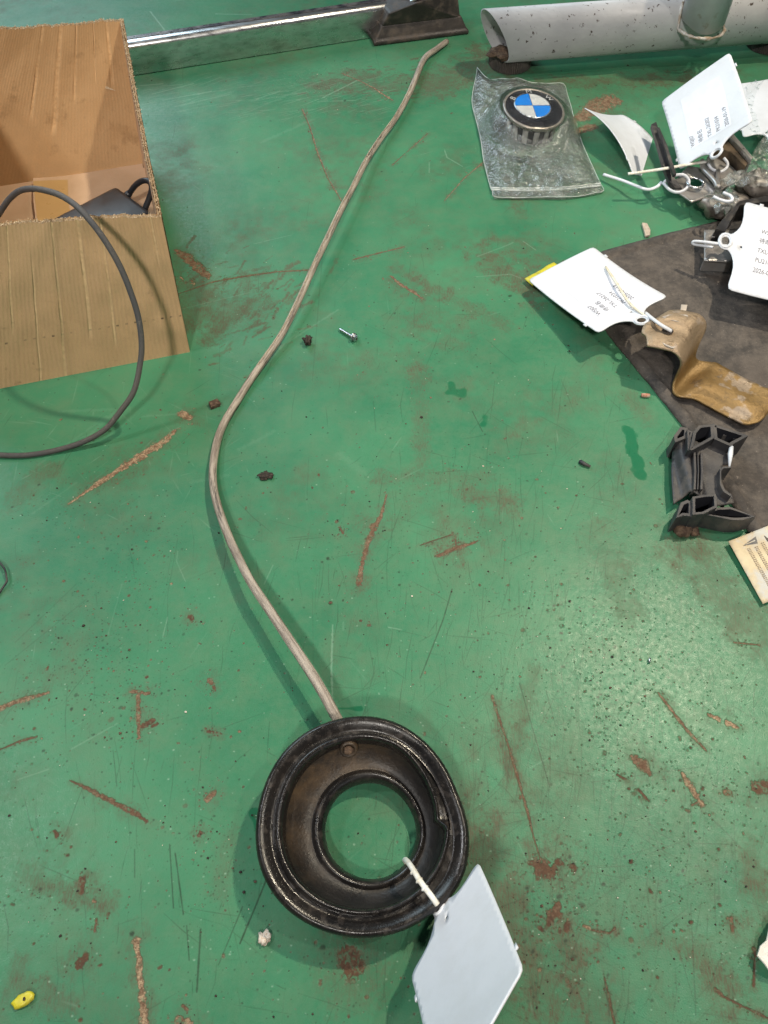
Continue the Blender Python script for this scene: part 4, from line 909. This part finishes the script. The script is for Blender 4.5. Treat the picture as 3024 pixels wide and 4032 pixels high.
for ya, yb in ((1278, 1238), (1296, 1258)):
    link('zip_ridge', tube_me(cr([tuple(ZB(318, ya, .005)), tuple(ZB(600, ya + 6, .0062)), tuple(ZB(900, ya + 2, .006)), tuple(ZB(1150, ya - 18, .0058)), tuple(ZB(1338, yb, .005))], 8), .0011, 8), m_zip, bagr)
for a in range(len(bag_o)):
    pass
edge_pts = [(p.x, p.y, max(bag_h(p.x, p.y), .003) + .0002) for p in bag_o + [bag_o[0]]]
link('sealed_edge', tube_me(cr(edge_pts, 3), .00035, 6), m_zip, bagr)
o = link('black_clip_piece', clod_me(ZB(375, 740, .002), .011, 21, (1, .8, .9), 2, .9), m_plastic, loc=tuple(ZB(375, 740)), smooth=False)
tag(o, 'small broken black plastic piece in the bag, left of the emblem cap', 'plastic piece')

# ------------------------------------------------------------------ large dusty black panel
pan_px = [(2372,984),(2600,922),(2831,866),(3150,800),(3600,900),(3600,2450),(3260,2480),(3060,2250),(2952,2100),(2880,1978),(2790,1830),(2680,1660),(2560,1512),(2470,1405),(2395,1312),(2330,1200),(2310,1100),(2335,1020)]
pan_o = [P(x, y, .004) for x, y in pan_px]; pan2 = [(p.x, p.y) for p in pan_o]
def pan_h(x, y):
    d = edge_dist((x, y), pan2); z = .0048 if d > .002 else .003
    z += .0040 * math.exp(-((d - .0095) / .0022) ** 2) - .0012 * math.exp(-((d - .015) / .003) ** 2)
    return z + fbm(x * 14, y * 14, 1) * .0010 + fbm(x * 120, y * 120, 5) * .0003
t = NT('dusty_black_panel')
c = t.mix(t.ramp(t.noise(25, 6, .7), .35, .65), (.028, .025, .024), (.062, .052, .046))
c = t.mix(t.ramp(t.noise(45, 7, .8), .42, .66, 0, .8), c, (.135, .112, .094)); c = t.mix(t.ramp(t.noise(8, 4, .6), .5, .7, 0, .5), c, (.10, .080, .066)); c = t.mix(t.ramp(t.noise(420, 3, .7), .66, .72), c, (.26, .22, .19))
c = t.mix(t.ramp(t.noise(1, 4, .6, t.map(t.co, (12, 130, 1), (0, 0, .5))), .66, .76, 0, .6), c, (.22, .18, .15))
m_pan = t.out(c, t.ramp(t.noise(20), .3, .7, .6, .85), 0, t.bump(t.noise(240, 5, .7), .0009, .8))
pan = link('dusty_sheet', sheet_me(pan2, .005, lambda x, y: Vector((x, y, pan_h(x, y))), uv=False), m_pan, loc=tuple(P(2900, 1400))); solid(pan, .0045)
tag(pan, 'large dusty black panel with a raised rim under the tan bracket', 'panel')

# grey steel plate under the readable tag
gp = thing('steel_plate', 'small grey steel channel plate under the readable white tag', 'metal plate', tuple(Q7(1330, 250)))
po = [Q7(1232, 145, .024), Q7(1470, 138, .024), Q7(1420, 360, .024), Q7(1232, 350, .024)]
link('plate_face', sheet_me([(p.x, p.y) for p in po], .004, lambda x, y: Vector((x, y, .024)), [circ(Q7(1310, 215, .024), .0065)], uv=False), m_steel, gp); solid(gp.children[0], .002)
link('flange', prism_me([Q7(1232, 351, .022), Q7(1420, 361, .022), Q7(1420, 361, .022) + Vector((0, .002, 0)), Q7(1232, 351, .022) + Vector((0, .002, 0))], .008, .0222), m_steel, gp, smooth=False)

# ------------------------------------------------------------------ tan S-shaped bracket
rowsB = [((392, 700), (380, 600), (335, 555), (372, 470), (480, 420), (600, 345), .045), ((470, 715), (480, 610), (500, 540), (560, 470), (600, 410), (640, 330), .0455), ((560, 735), (580, 640), (610, 560), (660, 480), (700, 410), (740, 328), .046),
         ((640, 755), (680, 680), (720, 590), (770, 510), (800, 440), (850, 350), .046), ((705, 790), (750, 700), (800, 620), (850, 530), (900, 450), (940, 375), .045), ((745, 845), (790, 760), (840, 670), (890, 590), (945, 510), (1000, 440), .041),
         ((748, 900), (790, 840), (835, 760), (880, 690), (930, 610), (1000, 530), .034), ((725, 960), (765, 910), (810, 850), (855, 790), (890, 740), (930, 680), .025), ((690, 1040), (735, 1000), (780, 950), (825, 900), (860, 850), (895, 800), .016),
         ((662, 1120), (715, 1085), (770, 1035), (830, 975), (880, 920), (935, 850), .0105), ((668, 1190), (745, 1150), (830, 1095), (900, 1030), (975, 960), (1030, 868), .0095), ((730, 1232), (815, 1195), (900, 1135), (980, 1060), (1050, 980), (1120, 880), .0105),
         ((880, 1255), (950, 1215), (1020, 1150), (1080, 1080), (1130, 1010), (1180, 915), .0110), ((1010, 1320), (1080, 1270), (1140, 1200), (1195, 1130), (1240, 1060), (1290, 975), .0110), ((1150, 1395), (1210, 1345), (1270, 1270), (1320, 1195), (1370, 1120), (1410, 1040), .0110),
         ((1290, 1465), (1345, 1410), (1400, 1340), (1450, 1265), (1495, 1190), (1540, 1100), .0115), ((1430, 1522), (1490, 1470), (1530, 1400), (1580, 1320), (1620, 1240), (1660, 1150), .0130), ((1560, 1500), (1620, 1450), (1670, 1380), (1720, 1300), (1760, 1220), (1790, 1130), .0120)]
bead = [0, 0, 0, 0, 0, 0, 0, 0, 0, 0, .3, .8, 1, 1, 1, 1, .5, 0]
ctrl = []
for i, r_ in enumerate(rowsB):
    z = r_[-1]; row = []
    for j, (x, y) in enumerate(r_[:-1]):
        zz_ = z
        if i <= 4: zz_ += (.0030 if j in (1, 4) else 0) * (1 if 0 < i < 4 else .3)
        if 5 <= i <= 10: zz_ += .0045 * math.sin(math.pi * j / 5) * (-1)
        zz_ += bead[i] * (.0042 if j in (2, 3) else (-.0006 if j in (0, 5) else 0))
        row.append(tuple(Q8(x, y, zz_)))
    ctrl.append(row)
cross = [cr(r_, 4) for r_ in ctrl]; colz = [cr([cross[i][j] for i in range(len(cross))], 4) for j in range(len(cross[0]))]
nI, nJ = len(colz[0]), len(colz)
vs = [colz[j][i] for i in range(nI) for j in range(nJ)]
fs = [(i * nJ + j, (i + 1) * nJ + j, (i + 1) * nJ + j + 1, i * nJ + j + 1) for i in range(nI - 1) for j in range(nJ - 1)]
brk = thing('s_bracket', 'tan and gold dirty S-shaped sheet metal bracket lying on the black panel', 'bracket', tuple(Q8(1000, 1000)))
t = NT('gold_passivated_steel')
sx = t.n('ShaderNodeSeparateXYZ'); t.set(sx.inputs[0], t.co)
c = t.mix(t.ramp(t.noise(30, 5, .6), .35, .65), (.20, .125, .045), (.30, .195, .08)); c = t.mix(t.ramp(sx.outputs[2], .020, .036), c, (.36, .27, .18))
c = t.mix(t.ramp(t.noise(42, 4, .5), .58, .62, 0, .7), c, (.40, .33, .27)); c = t.mix(t.ramp(t.noise(80, 7, .75), .52, .66, 0, .8), c, (.12, .085, .05))
m_gold = t.out(c, t.ramp(t.noise(60, 4), .3, .7, .35, .65), .45, t.bump(t.noise(110, 6, .7), .0016, .9))
o = link('bracket_body', pydata(vs, fs), m_gold, brk); solid(o, .0022, 0)
link('edge_tab', prism_me([Q8(742, 335, .047), Q8(752, 262, .047), Q8(818, 264, .047), Q8(798, 352, .047)], .045, .047, .0004), simple('pale_bare_tab', (.5, .44, .38), (.4, .34, .28), 60, .5, .2, .0003), brk)
for pts, mt_ in (([(520, 605), (600, 615), (690, 655), (705, 690), (670, 725), (590, 700), (545, 660)], 'a'), ([(545, 395), (620, 370), (820, 370), (815, 460), (700, 440), (600, 415)], 'b')):
    pp = [Q8(x, y, .0490 if mt_ == 'a' else .0492) for x, y in pts]
    link('worn_pad', prism_me(rnd_poly(pp, .002, 3), .0465, .0493, .0), simple('worn_grey_zinc', (.36, .33, .31), (.52, .48, .44), 250, .45, .4, .0005, 300, dust=(.16, .12, .09), dust_at=(.6, .7), dust_scale=200), brk, smooth=False)
hc2 = Q8(610, 540, .0493)
link('bolt_hole', pydata([(hc2.x + .0058 * math.cos(a), hc2.y + .0052 * math.sin(a), .0495) for a in np.linspace(0, 2 * math.pi, 21)[:-1]], [tuple(range(20))]), simple('dark_hole', (.02, .016, .013), (.03, .02, .015), 90, .9), brk)

# ------------------------------------------------------------------ black plastic housing
hs_ = thing('plastic_housing', 'black moulded plastic housing with open box ends at the panel edge', 'plastic housing', tuple(Q9(650, 700)))
zb = .010
def mold(name, pts, z0, z1, m_=m_dusty, bev=.0005): return link(name, prism_me([Q9(x, y, z1 if not isinstance(z1, (list, tuple)) else z1[i]) for i, (x, y) in enumerate(pts)], z0, z1, bev), m_, hs_, smooth=False)
plate_px = [(398, 385), (520, 335), (640, 395), (760, 400), (985, 440), (960, 620), (890, 620), (870, 700), (878, 800), (905, 870), (985, 940), (1000, 1010), (830, 1040), (600, 905), (545, 880), (420, 960), (398, 700)]
pw = [Q9(x, y, .018) for x, y in plate_px]
def hz(x, y):
    a = Q9(400, 700, .018); b = Q9(985, 700, .018); u = (x - a.x) / (b.x - a.x)
    z = .012 + .010 * max(0, min(1, (u - .10) / .10)) - .004 * max(0, min(1, (u - .30) / .08)) + .004 * max(0, min(1, (u - .40) / .10))
    return z + .0022 * math.exp(-((u - .43) / .035) ** 2) + fbm(x * 60, y * 60, 2) * .0006
o = link('back_plate', sheet_me([(p.x, p.y) for p in pw], .0022, lambda x, y: Vector((x, y, hz(x, y))), uv=False), m_dusty, hs_); solid(o, .002)
def frame(name, pts, z0, z1, th, inner=m_plastic_clean):
    """open-topped cell: walls th thick round the outline, dark floor low inside"""
    w_ = [Q9(x, y, z1) for x, y in pts]; n = len(w_); c_ = sum(w_, Vector()) / n
    def inset(k):
        o_ = []
        for i in range(n):
            a, b, d = w_[i - 1], w_[i], w_[(i + 1) % n]
            e1_ = (b - a).normalized(); e2_ = (d - b).normalized(); n1 = Vector((-e1_.y, e1_.x, 0)); n2 = Vector((-e2_.y, e2_.x, 0))
            if (c_ - b).dot(n1) < 0: n1 = -n1
            if (c_ - b).dot(n2) < 0: n2 = -n2
            m_ = (n1 + n2); m_ = m_ / max(m_.length_squared / 2, .5)
            o_.append(b + m_ * k)
        return o_
    q = inset(th); vs = []
    for ring, z in ((w_, z0), (w_, z1), (q, z1), (q, z0 + .002)): vs += [Vector((p.x, p.y, z)) for p in ring]
    fs = [(k * n + i, k * n + (i + 1) % n, (k + 1) * n + (i + 1) % n, (k + 1) * n + i) for k in range(3) for i in range(n)] + [tuple(3 * n + i for i in range(n))]
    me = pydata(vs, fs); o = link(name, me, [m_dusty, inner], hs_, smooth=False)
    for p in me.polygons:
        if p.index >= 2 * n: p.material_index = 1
    b_ = o.modifiers.new('b', 'BEVEL'); b_.width = .0004; b_.segments = 2
    return o
frame('corner_socket', [(400, 300), (470, 205), (545, 225), (535, 320), (410, 372)], .002, .026, .0032)
frame('cell_wall', [(535, 235), (600, 260), (575, 330), (580, 455), (540, 450)], .004, .030, .0022)
frame('cell_wall', [(560, 440), (600, 260), (655, 195), (805, 178), (815, 325), (700, 390), (585, 450)], .003, .032, .0030)
frame('cell_wall', [(800, 175), (835, 190), (1165, 300), (1010, 385), (985, 410), (815, 335)], .003, .032, .0030)
frame('corner_socket', [(420, 1145), (470, 985), (540, 955), (590, 985), (588, 1130), (500, 1120)], .002, .026, .0032)
frame('cell_wall', [(590, 925), (700, 905), (835, 895), (845, 1035), (700, 1105), (590, 1110)], .003, .030, .0026)
frame('cell_wall', [(845, 1035), (985, 1030), (1240, 1130), (1100, 1165), (1000, 1165), (700, 1105)], .003, .024, .0026)
mold('grip_lip', [(868, 640), (900, 615), (990, 615), (990, 630), (912, 634), (888, 660), (885, 780), (930, 860), (998, 905), (985, 925), (905, 872), (872, 800)], .010, .030)
for k, (x0, x1) in enumerate(((600, 625), (640, 652), (672, 696))):
    mold('rib', [(x0, 470), (x1, 470), (x1 + 8, 660), (x1, 850), (x0, 850), (x0 + 6, 660)], .012, .0255 + .0006 * k)
for x, y in ((905, 285), (1005, 325)): mold('rib', [(x, y), (x + 42, y + 4), (x + 38, y + 16), (x, y + 12)], .004, .026)

# paper label card
card = thing('label_card', 'yellowed label card with small dark print and a warning triangle at the right edge', 'card', tuple(P(2950, 2230)))
c1, c2, c3 = P(2868, 2132, .006), P(3008, 2077, .008), P(3004, 2378, .004)
cx_ = (c2 - c1); cy_ = (c3 - c1); cx_ = cx_.normalized() * .085
def cf(x, y, up=0.0): return c1 + cx_ * x + cy_ * y + Vector((0, 0, up ))
ck = link('card_sheet', sheet_me([(0, 0), (1, 0), (1, 1), (0, 1)], .08, cf), m_cream, card); solid(ck, .0006, 0)
vs, fs = [], []
rr_ = random.Random(4)
for i in range(9):
    x = .14 + .085 * i; y = .20 + .02 * (i % 2) if i < 6 else .12
    while y < .93 - .1 * (i % 3):
        l_ = rr_.uniform(.012, .022)
        for px0, py0, wx, wy in ((0, 0, .016, l_), (.022, .004, .016, l_ * .8)):
            k = len(vs); vs += [cf(x + px0, y + py0, .0006), cf(x + px0 + wx, y + py0, .0006), cf(x + px0 + wx, y + py0 + wy, .0006), cf(x + px0, y + py0 + wy, .0006)]; fs.append((k, k + 1, k + 2, k + 3))
        y += l_ + .010
pr_ = link('small_print', pydata(vs, fs), simple('faded_print', (.22, .17, .12), (.36, .29, .21), 600, .8), card, smooth=False); pr_['kind'] = 'stuff'
link('warning_triangle', pydata([cf(.12, .14, .0006), cf(.30, .08, .0006), cf(.28, .19, .0006)], [(0, 1, 2)]), simple('grey_mark', (.10, .10, .11), (.13, .13, .13), 90, .6), card, smooth=False)
link('warning_bar', pydata([cf(.155, .133, .0007), cf(.27, .125, .0007), cf(.27, .140, .0007), cf(.155, .140, .0007)], [(0, 1, 2, 3)]), m_cream, card, smooth=False)

# yellow tab under the flat tag
ys = [Q7(28, 470, .006), Q7(228, 342, .010), Q7(272, 378, .010), Q7(280, 420, .008), Q7(80, 520, .006)]
yt = link('yellow_tab', sheet_me([(p.x, p.y) for p in ys], .004, lambda x, y: Vector((x, y, .006 + fbm(x * 90, y * 90) * .0012)), uv=False), m_yellow, loc=tuple(Q7(150, 430))); solid(yt, .0012)
tag(yt, 'yellow plastic strip sticking out under the corner of the flat white tag', 'plastic strip')

# ------------------------------------------------------------------ pile of parts, upper right
pb = thing('steel_bracket', 'grey pressed steel bracket with a round hole and ridges in the upper right pile', 'bracket', tuple(Q6(1050, 1200)))
p1 = [(835, 1150), (905, 1105), (960, 1045), (1070, 1060), (1150, 1130), (1215, 1235), (1195, 1268), (1005, 1332), (942, 1288), (850, 1225)]
p1w = [Q6(x, y, .030) for x, y in p1]
def b1h(x, y):
    a, b = Q6(900, 1090, .03), Q6(1210, 1260, .03); q = Vector((x, y)); d = (b - a).to_2d().normalized(); n2 = Vector((-d.y, d.x)); s_ = (q - a.to_2d()).dot(n2)
    return .024 + .0045 / (1 + math.exp(-s_ / .0018)) + .003 * math.exp(-(s_ / .0030) ** 2)
o = link('bracket_plate', sheet_me([(p.x, p.y) for p in p1w], .0028, lambda x, y: Vector((x, y, b1h(x, y))), [circ(Q6(1020, 1208, .026), .0085)], uv=False), m_steel, pb); solid(o, .0022)
p2 = [(1090, 1050), (1165, 900), (1215, 868), (1300, 880), (1480, 1078), (1385, 1180), (1230, 1255), (1160, 1130)]
o = link('bracket_plate', sheet_me([(p.x, p.y) for p in (Q6(x, y, .036) for x, y in p2)], .003, lambda x, y: Vector((x, y, .033 + fbm(x * 30, y * 30) * .002)), uv=False), m_steel, pb); solid(o, .0022)
for a in (((1080, 1010), (1090, 1080), (1190, 1190), (1215, 1245)), ((1220, 1100), (1218, 1170), (1225, 1250))):
    link('pressed_ridge', tube_me(cr([tuple(Q6(x, y, .036)) for x, y in a], 5), .0030, 10), m_steel, pb)
link('hole_collar', tube_me([tuple(Q6(1020, 1205, .029) + Vector((.0098 * math.cos(a), .0098 * math.sin(a), 0))) for a in np.linspace(0, 2 * math.pi, 25)], .0016, 8), m_zinc, pb)
ch = thing('black_channel', 'black and bronze metal channel behind the upright tag in the pile', 'metal channel', tuple(Q6(1340, 950)))
link('channel_web', prism_me([Q6(x, y, .046) for x, y in ((1170, 870), (1290, 752), (1512, 1000), (1465, 1058), (1330, 930))], .030, .046, .0015), simple('black_bronze', (.012, .010, .010), (.16, .115, .075), 26, .4, .4, .0004), ch)
link('channel_flange', prism_me([Q6(x, y, .052) for x, y in ((1290, 752), (1330, 742), (1530, 975), (1512, 1000))], .030, .052, .001), m_steel, ch)
st = thing('black_strap', 'narrow black plastic strip standing between the curled tag and the upright tag', 'plastic strip', tuple(Q6(760, 950)))
link('strip_body', loft([[Q6(x0, y0, z), Q6(x1, y1, z), Q6(x1, y1, z) - Vector((0, 0, .005)), Q6(x0, y0, z) - Vector((0, 0, .005))] for (x0, y0), (x1, y1), z in (((635, 690), (678, 668), .052), ((690, 870), (735, 850), .046), ((735, 1040), (785, 1030), .040), ((790, 1190), (850, 1180), .032), ((850, 1252), (905, 1250), .026))]), m_plastic, st, smooth=False)
link('strip_rib', loft([[Q6(x0, y0, z), Q6(x1, y1, z), Q6(x1, y1, z) - Vector((0, 0, .004)), Q6(x0, y0, z) - Vector((0, 0, .004))] for (x0, y0), (x1, y1), z in (((690, 720), (705, 715), .056), ((750, 880), (775, 875), .051), ((795, 1040), (825, 1035), .045), ((830, 1130), (855, 1125), .042))]), m_plastic, st, smooth=False)
m_brownpart = simple('brown_grey_part', (.20, .175, .155), (.34, .30, .27), 50, .42, .5, .0003, 160, dust=(.08, .06, .05), dust_at=(.55, .7), dust_scale=90)
for (x, y, z, r_, sq, lab) in ((1370, 1370, .004, .016, (1.2, .7, .7), 'brown lumpy part wrapped in clear film beside the steel bracket'), (1580, 1300, .008, .026, (1.2, .8, .7), 'larger brown rounded part under clear film at the right edge'), (1215, 1400, .001, .018, (1.1, .8, .8), 'grey brown rounded part low under the pile, next to bare green table')):
    c_ = Q6(x, y, .018); c_.z = z; o = link('wrapped_part', clod_me(c_, r_, x * .01, sq, 3, .28), m_brownpart, loc=(c_.x, c_.y, 0)); tag(o, lab, 'car part')
m_film2 = m_film
def film(name, px, zf, lab, step=.0028, Q=Q6, zc=.03):
    w_ = [Q(x, y, zc) for x, y in px]
    o = link(name, sheet_me([(p.x, p.y) for p in w_], step, lambda x, y: Vector((x, y, zf(x, y))), uv=False), m_tight if 'flap' in lab else m_film, loc=(w_[0].x, w_[0].y, 0)); tag(o, lab, 'plastic bag'); return o
def ridged(x, y): return abs(fbm(x * 55, y * 55, 7)) ** .7
film('clear_bag', [(1500, 1010), (1580, 900), (1640, 800), (1780, 820), (1780, 1330), (1560, 1330), (1380, 1340), (1240, 1330), (1190, 1290), (1280, 1230), (1420, 1180)], lambda x, y: .042 + ridged(x, y) * .016, 'crumpled clear plastic bag over brown parts at the right edge')
film('clear_bag', [(1170, 1320), (1350, 1260), (1400, 1380), (1330, 1470), (1255, 1530), (1150, 1440), (1090, 1340)], lambda x, y: .030 + ridged(x, y) * .016, 'small crumpled clear film hanging over the lower edge of the pile')
film('clear_bag', [(1380, 545), (1480, 480), (1555, 478), (1480, 600), (1450, 720), (1480, 800), (1535, 970), (1500, 1000), (1400, 860), (1330, 760), (1400, 700)], lambda x, y: .052 + ridged(x, y) * .012, 'tall pointed clear plastic flap standing beside the upright tag')
ht = link('white_hook', tube_me(cr([tuple(Q6(x, y, .048)) for x, y in ((1180, 1325), (1230, 1350), (1300, 1368), (1345, 1355), (1330, 1320), (1265, 1290))], 5), .0019, 8), m_white, loc=tuple(Q6(1250, 1350))); tag(ht, 'small white plastic loop lying in the clear film below the steel bracket', 'cable tie')
bk_ = thing('black_tray', 'black plastic tray edge running under the readable tag', 'plastic tray', tuple(QC(900, 1900)))
link('tray_wall', loft([[QC(x0, y0, .034), QC(x1, y1, .034), Vector((QC(x1, y1, .034).x, QC(x1, y1, .034).y, .006)), Vector((QC(x0, y0, .034).x, QC(x0, y0, .034).y, .006))] for (x0, y0), (x1, y1) in (((1400, 1690), (1400, 1770)), ((1156, 1745), (1156, 1830)), ((760, 1825), (760, 1880)), ((640, 1940), (700, 1990)), ((520, 2080), (620, 2120)), ((420, 2215), (560, 2250)))]), m_plastic, bk_, smooth=False)
link('tray_floor', prism_me([QC(x, y, .012) for x, y in ((1400, 1760), (780, 1880), (600, 2120), (560, 2260), (700, 2420), (1400, 2420))], .0075, .012), m_plastic, bk_, smooth=False)

# ------------------------------------------------------------------ small loose things
sc = thing('small_screw', 'small bright zinc screw with a flanged hex head lying on the green table', 'screw', tuple(P(1370, 1318)))
a, b = P(1337, 1296, .0022), P(1392, 1328, .0036); d = (b - a); 
sp = [a.lerp(b, k / 26) for k in range(27)]
link('threaded_shank', tube_me([tuple(p) for p in sp], [.0013 if k < 2 else (.0019 if k % 2 else .0013) for k in range(27)], 12), m_zinc, sc)
dn = d.normalized()
link('flange_head', tube_me([tuple(b - dn * .0008), tuple(b + dn * .0006)], [.0050, .0048], 20), m_zinc, sc)
link('hex_head', tube_me([tuple(b + dn * .0005), tuple(b + dn * .0038), tuple(b + dn * .0044)], [.0037, .0036, .0028], 6), m_zinc, sc, smooth=False)
link('socket', tube_me([tuple(b + dn * .0044), tuple(b + dn * .00455)], [.0016, .0015], 6), m_darkdirt, sc, smooth=False)
def loose(name, me, m_, lab, cat, at, smooth=True): return tag(link(name, me, m_, loc=tuple(at), smooth=smooth), lab, cat)
loose('dirt_clod', clod_me(P(1212, 1352, 0), .0050, 4, (.85, 1.1, .7), 3, 1.0), m_darkdirt, 'crumbly dark brown clod between the hose and the small screw', 'dirt clod', P(1212, 1352))
bm = bmesh.new(); box_bm(bm, (-.0052, -.0045, 0), (.0052, .0045, .0045), .0006)
for v in bm.verts: v.co += Vector((fbm(v.co.x * 400, v.co.y * 400, v.co.z * 400), fbm(v.co.y * 400, 3), 0)) * .0012
bmesh.ops.rotate(bm, verts=bm.verts, cent=(0, 0, 0), matrix=Matrix.Rotation(.5, 3, 'Z')); bmesh.ops.translate(bm, vec=P(847, 1597, 0), verts=bm.verts)
loose('rubber_chip', from_bm(bm), m_dirt, 'square dark chip just left of the hose bend', 'chip', P(847, 1597))
loose('white_crumb', clod_me(P(1041, 3694, 0), .0034, 8, (1.1, 1.2, .6), 3, .8), m_whitegrit, 'white crumb lying below left of the rubber boot', 'crumb', P(1041, 3694))
loose('dirt_clod', clod_me(P(2684, 2092, 0), .0085, 14, (1.15, 1.0, .55), 3, .35), m_dirt, 'larger of two brown clods under the black housing', 'dirt clod', P(2684, 2092))
loose('dirt_clod', clod_me(P(2726, 2098, 0), .0055, 17, (.9, 1.1, .6), 3, .4), m_dirt, 'smaller of two brown clods under the black housing', 'dirt clod', P(2726, 2098))
loose('dirt_clod', clod_me(P(1047, 1878, 0), .0046, 27, (1.5, .8, .30), 3, 1.0), m_darkdirt, 'flat dark clod right of the hose bend, amid scattered specks', 'dirt clod', P(1047, 1878))
bd = link('yellow_bead', clod_me(P(97, 3938, 0), .0056, 6, (1.30, .74, .40), 3, .2), m_yellow, loc=tuple(P(97, 3938))); bd.rotation_euler.z = .45
tag(bd, 'flattened yellow plastic bead in the bottom left corner', 'bead')
link('pinhole', clod_me(Vector(P(96, 3938, .0042)), .0009, 2, (1, 1.3, .5)), m_darkdirt, bd)
wb = bpy.data.objects['yellow_bead']
loose('pale_chip', prism_me([P(2528, 876, .004), P(2548, 878, .004), P(2562, 905, .004), P(2560, 925, .004), P(2542, 928, .004)], .001, .004, .0005), simple('dirty_ivory', (.5, .42, .34), (.36, .30, .24), 200, .6, 0, .0003), 'ivory chip beside the upper edge of the black panel', 'chip', P(2545, 900), False)
loose('pink_pellet', tube_me([tuple(P(2526, 1556, .0022)), tuple(P(2542, 1557, .0022)), tuple(P(2558, 1558, .0022))], [.0020, .0023, .0020], 10), simple('pink_plastic', (.45, .18, .11), (.55, .45, .36), 160, .5), 'small pink pellet left of the black panel edge', 'pellet', P(2542, 1557))
loose('dark_sliver', tube_me([tuple(P(2283, 1817, .0016)), tuple(P(2300, 1826, .0026)), tuple(P(2325, 1838, .0018))], [.0022, .0020, .0012], 8), m_dusty, 'dark sliver lying alone right of the table middle', 'sliver', P(2300, 1826))
loose('black_wire', tube_me(cr([tuple(P(x, y, z)) for x, y, z in ((-60, 2180, .001), (-20, 2200, .002), (5, 2222, .004), (20, 2245, .005), (26, 2275, .004), (26, 2290, .003), (12, 2312, .002), (-10, 2345, .0014), (-40, 2380, .0012))], 6), .0009, 8), m_plastic, 'thin black wire loop at the left edge', 'wire', P(10, 2260))
loose('white_shard', sheet_me([(p.x, p.y) for p in (P(3060, 3600, .01), P(3026, 3655, .01), P(3018, 3705, .01), P(2996, 3725, .01), P(2984, 3762, .01), P(3008, 3795, .01), P(3026, 3822, .01), P(3080, 3850, .01), P(3110, 3700, .01))], .003, lambda x, y: Vector((x, y, .009 + abs(fbm(x * 60, y * 60, 3)) * .008)), uv=False), m_whitegrit if False else simple('crumpled_white_paper', (.78, .74, .68), (.70, .66, .60), 60, .8, 0, .0004, 120), 'crumpled white paper scrap cut by the lower right edge', 'paper scrap', P(3020, 3740), False)
solid(bpy.data.objects['white_shard'], .001)
loose('metal_sliver', tube_me([tuple(P(2556, 2610, .001)), tuple(P(2560, 2590, .0022))], [.0012, .0008], 6), m_zinc, 'tiny bright metal sliver in the glare at the right', 'sliver', P(2558, 2600))
loose('white_sliver', tube_me([tuple(P(2880, 1760, .030)), tuple(P(2876, 1790, .030)), tuple(P(2872, 1838, .028))], [.0020, .0024, .0008], 8), m_white, 'white plastic sliver against the right side of the black housing', 'sliver', P(2876, 1800))

# ------------------------------------------------------------------ loose grit: nobody could count it
vs, fs, mi = [], [], []
ico = bmesh.new(); bmesh.ops.create_icosphere(ico, subdivisions=1, radius=1); iv = [v.co.copy() for v in ico.verts]; jf = [tuple(v.index for v in f.verts) for f in ico.faces]; ico.free()
R2_ = random.Random(21)
for k in range(1000):
    if R2_.random() < .6:
        c_ = R2_.choices(cl, [q[4] * q[2] * q[3] for q in cl])[0]; x = R2_.gauss(c_[0], c_[2] * .6); y = R2_.gauss(c_[1], c_[3] * .6)
    else: x, y = R2_.uniform(0, 3024), R2_.random() ** .9 * 4032
    if not (-30 < x < 3060 and 0 < y < 4050): continue
    p = P(x, y); s = .00038 * math.exp(R2_.gauss(0, .5)); s = min(s, .0019); white = R2_.random() < .16; i = len(vs); ph = R2_.uniform(0, 9)
    if white: s = min(s * .8, .0010)
    for v in iv:
        kx = 1 + .45 * mnoise.noise(v * 1.5 + Vector((ph, k, 0))); vs.append(p + Vector((v.x * kx * s * 1.2, v.y * kx * s, (v.z * kx + .6) * s * .7)))
    for f in jf: fs.append(tuple(i + q for q in f)); mi.append(2 if white else (1 if R2_.random() < .0 or k % 3 == 0 else 0))
me = pydata(vs, fs); o = link('loose_grit', me, [m_darkdirt, m_dirt, m_whitegrit], smooth=False); me.polygons.foreach_set('material_index', mi); tag(o, kind='stuff', label='dark and white grit scattered over the green table')
vs, fs = [], []
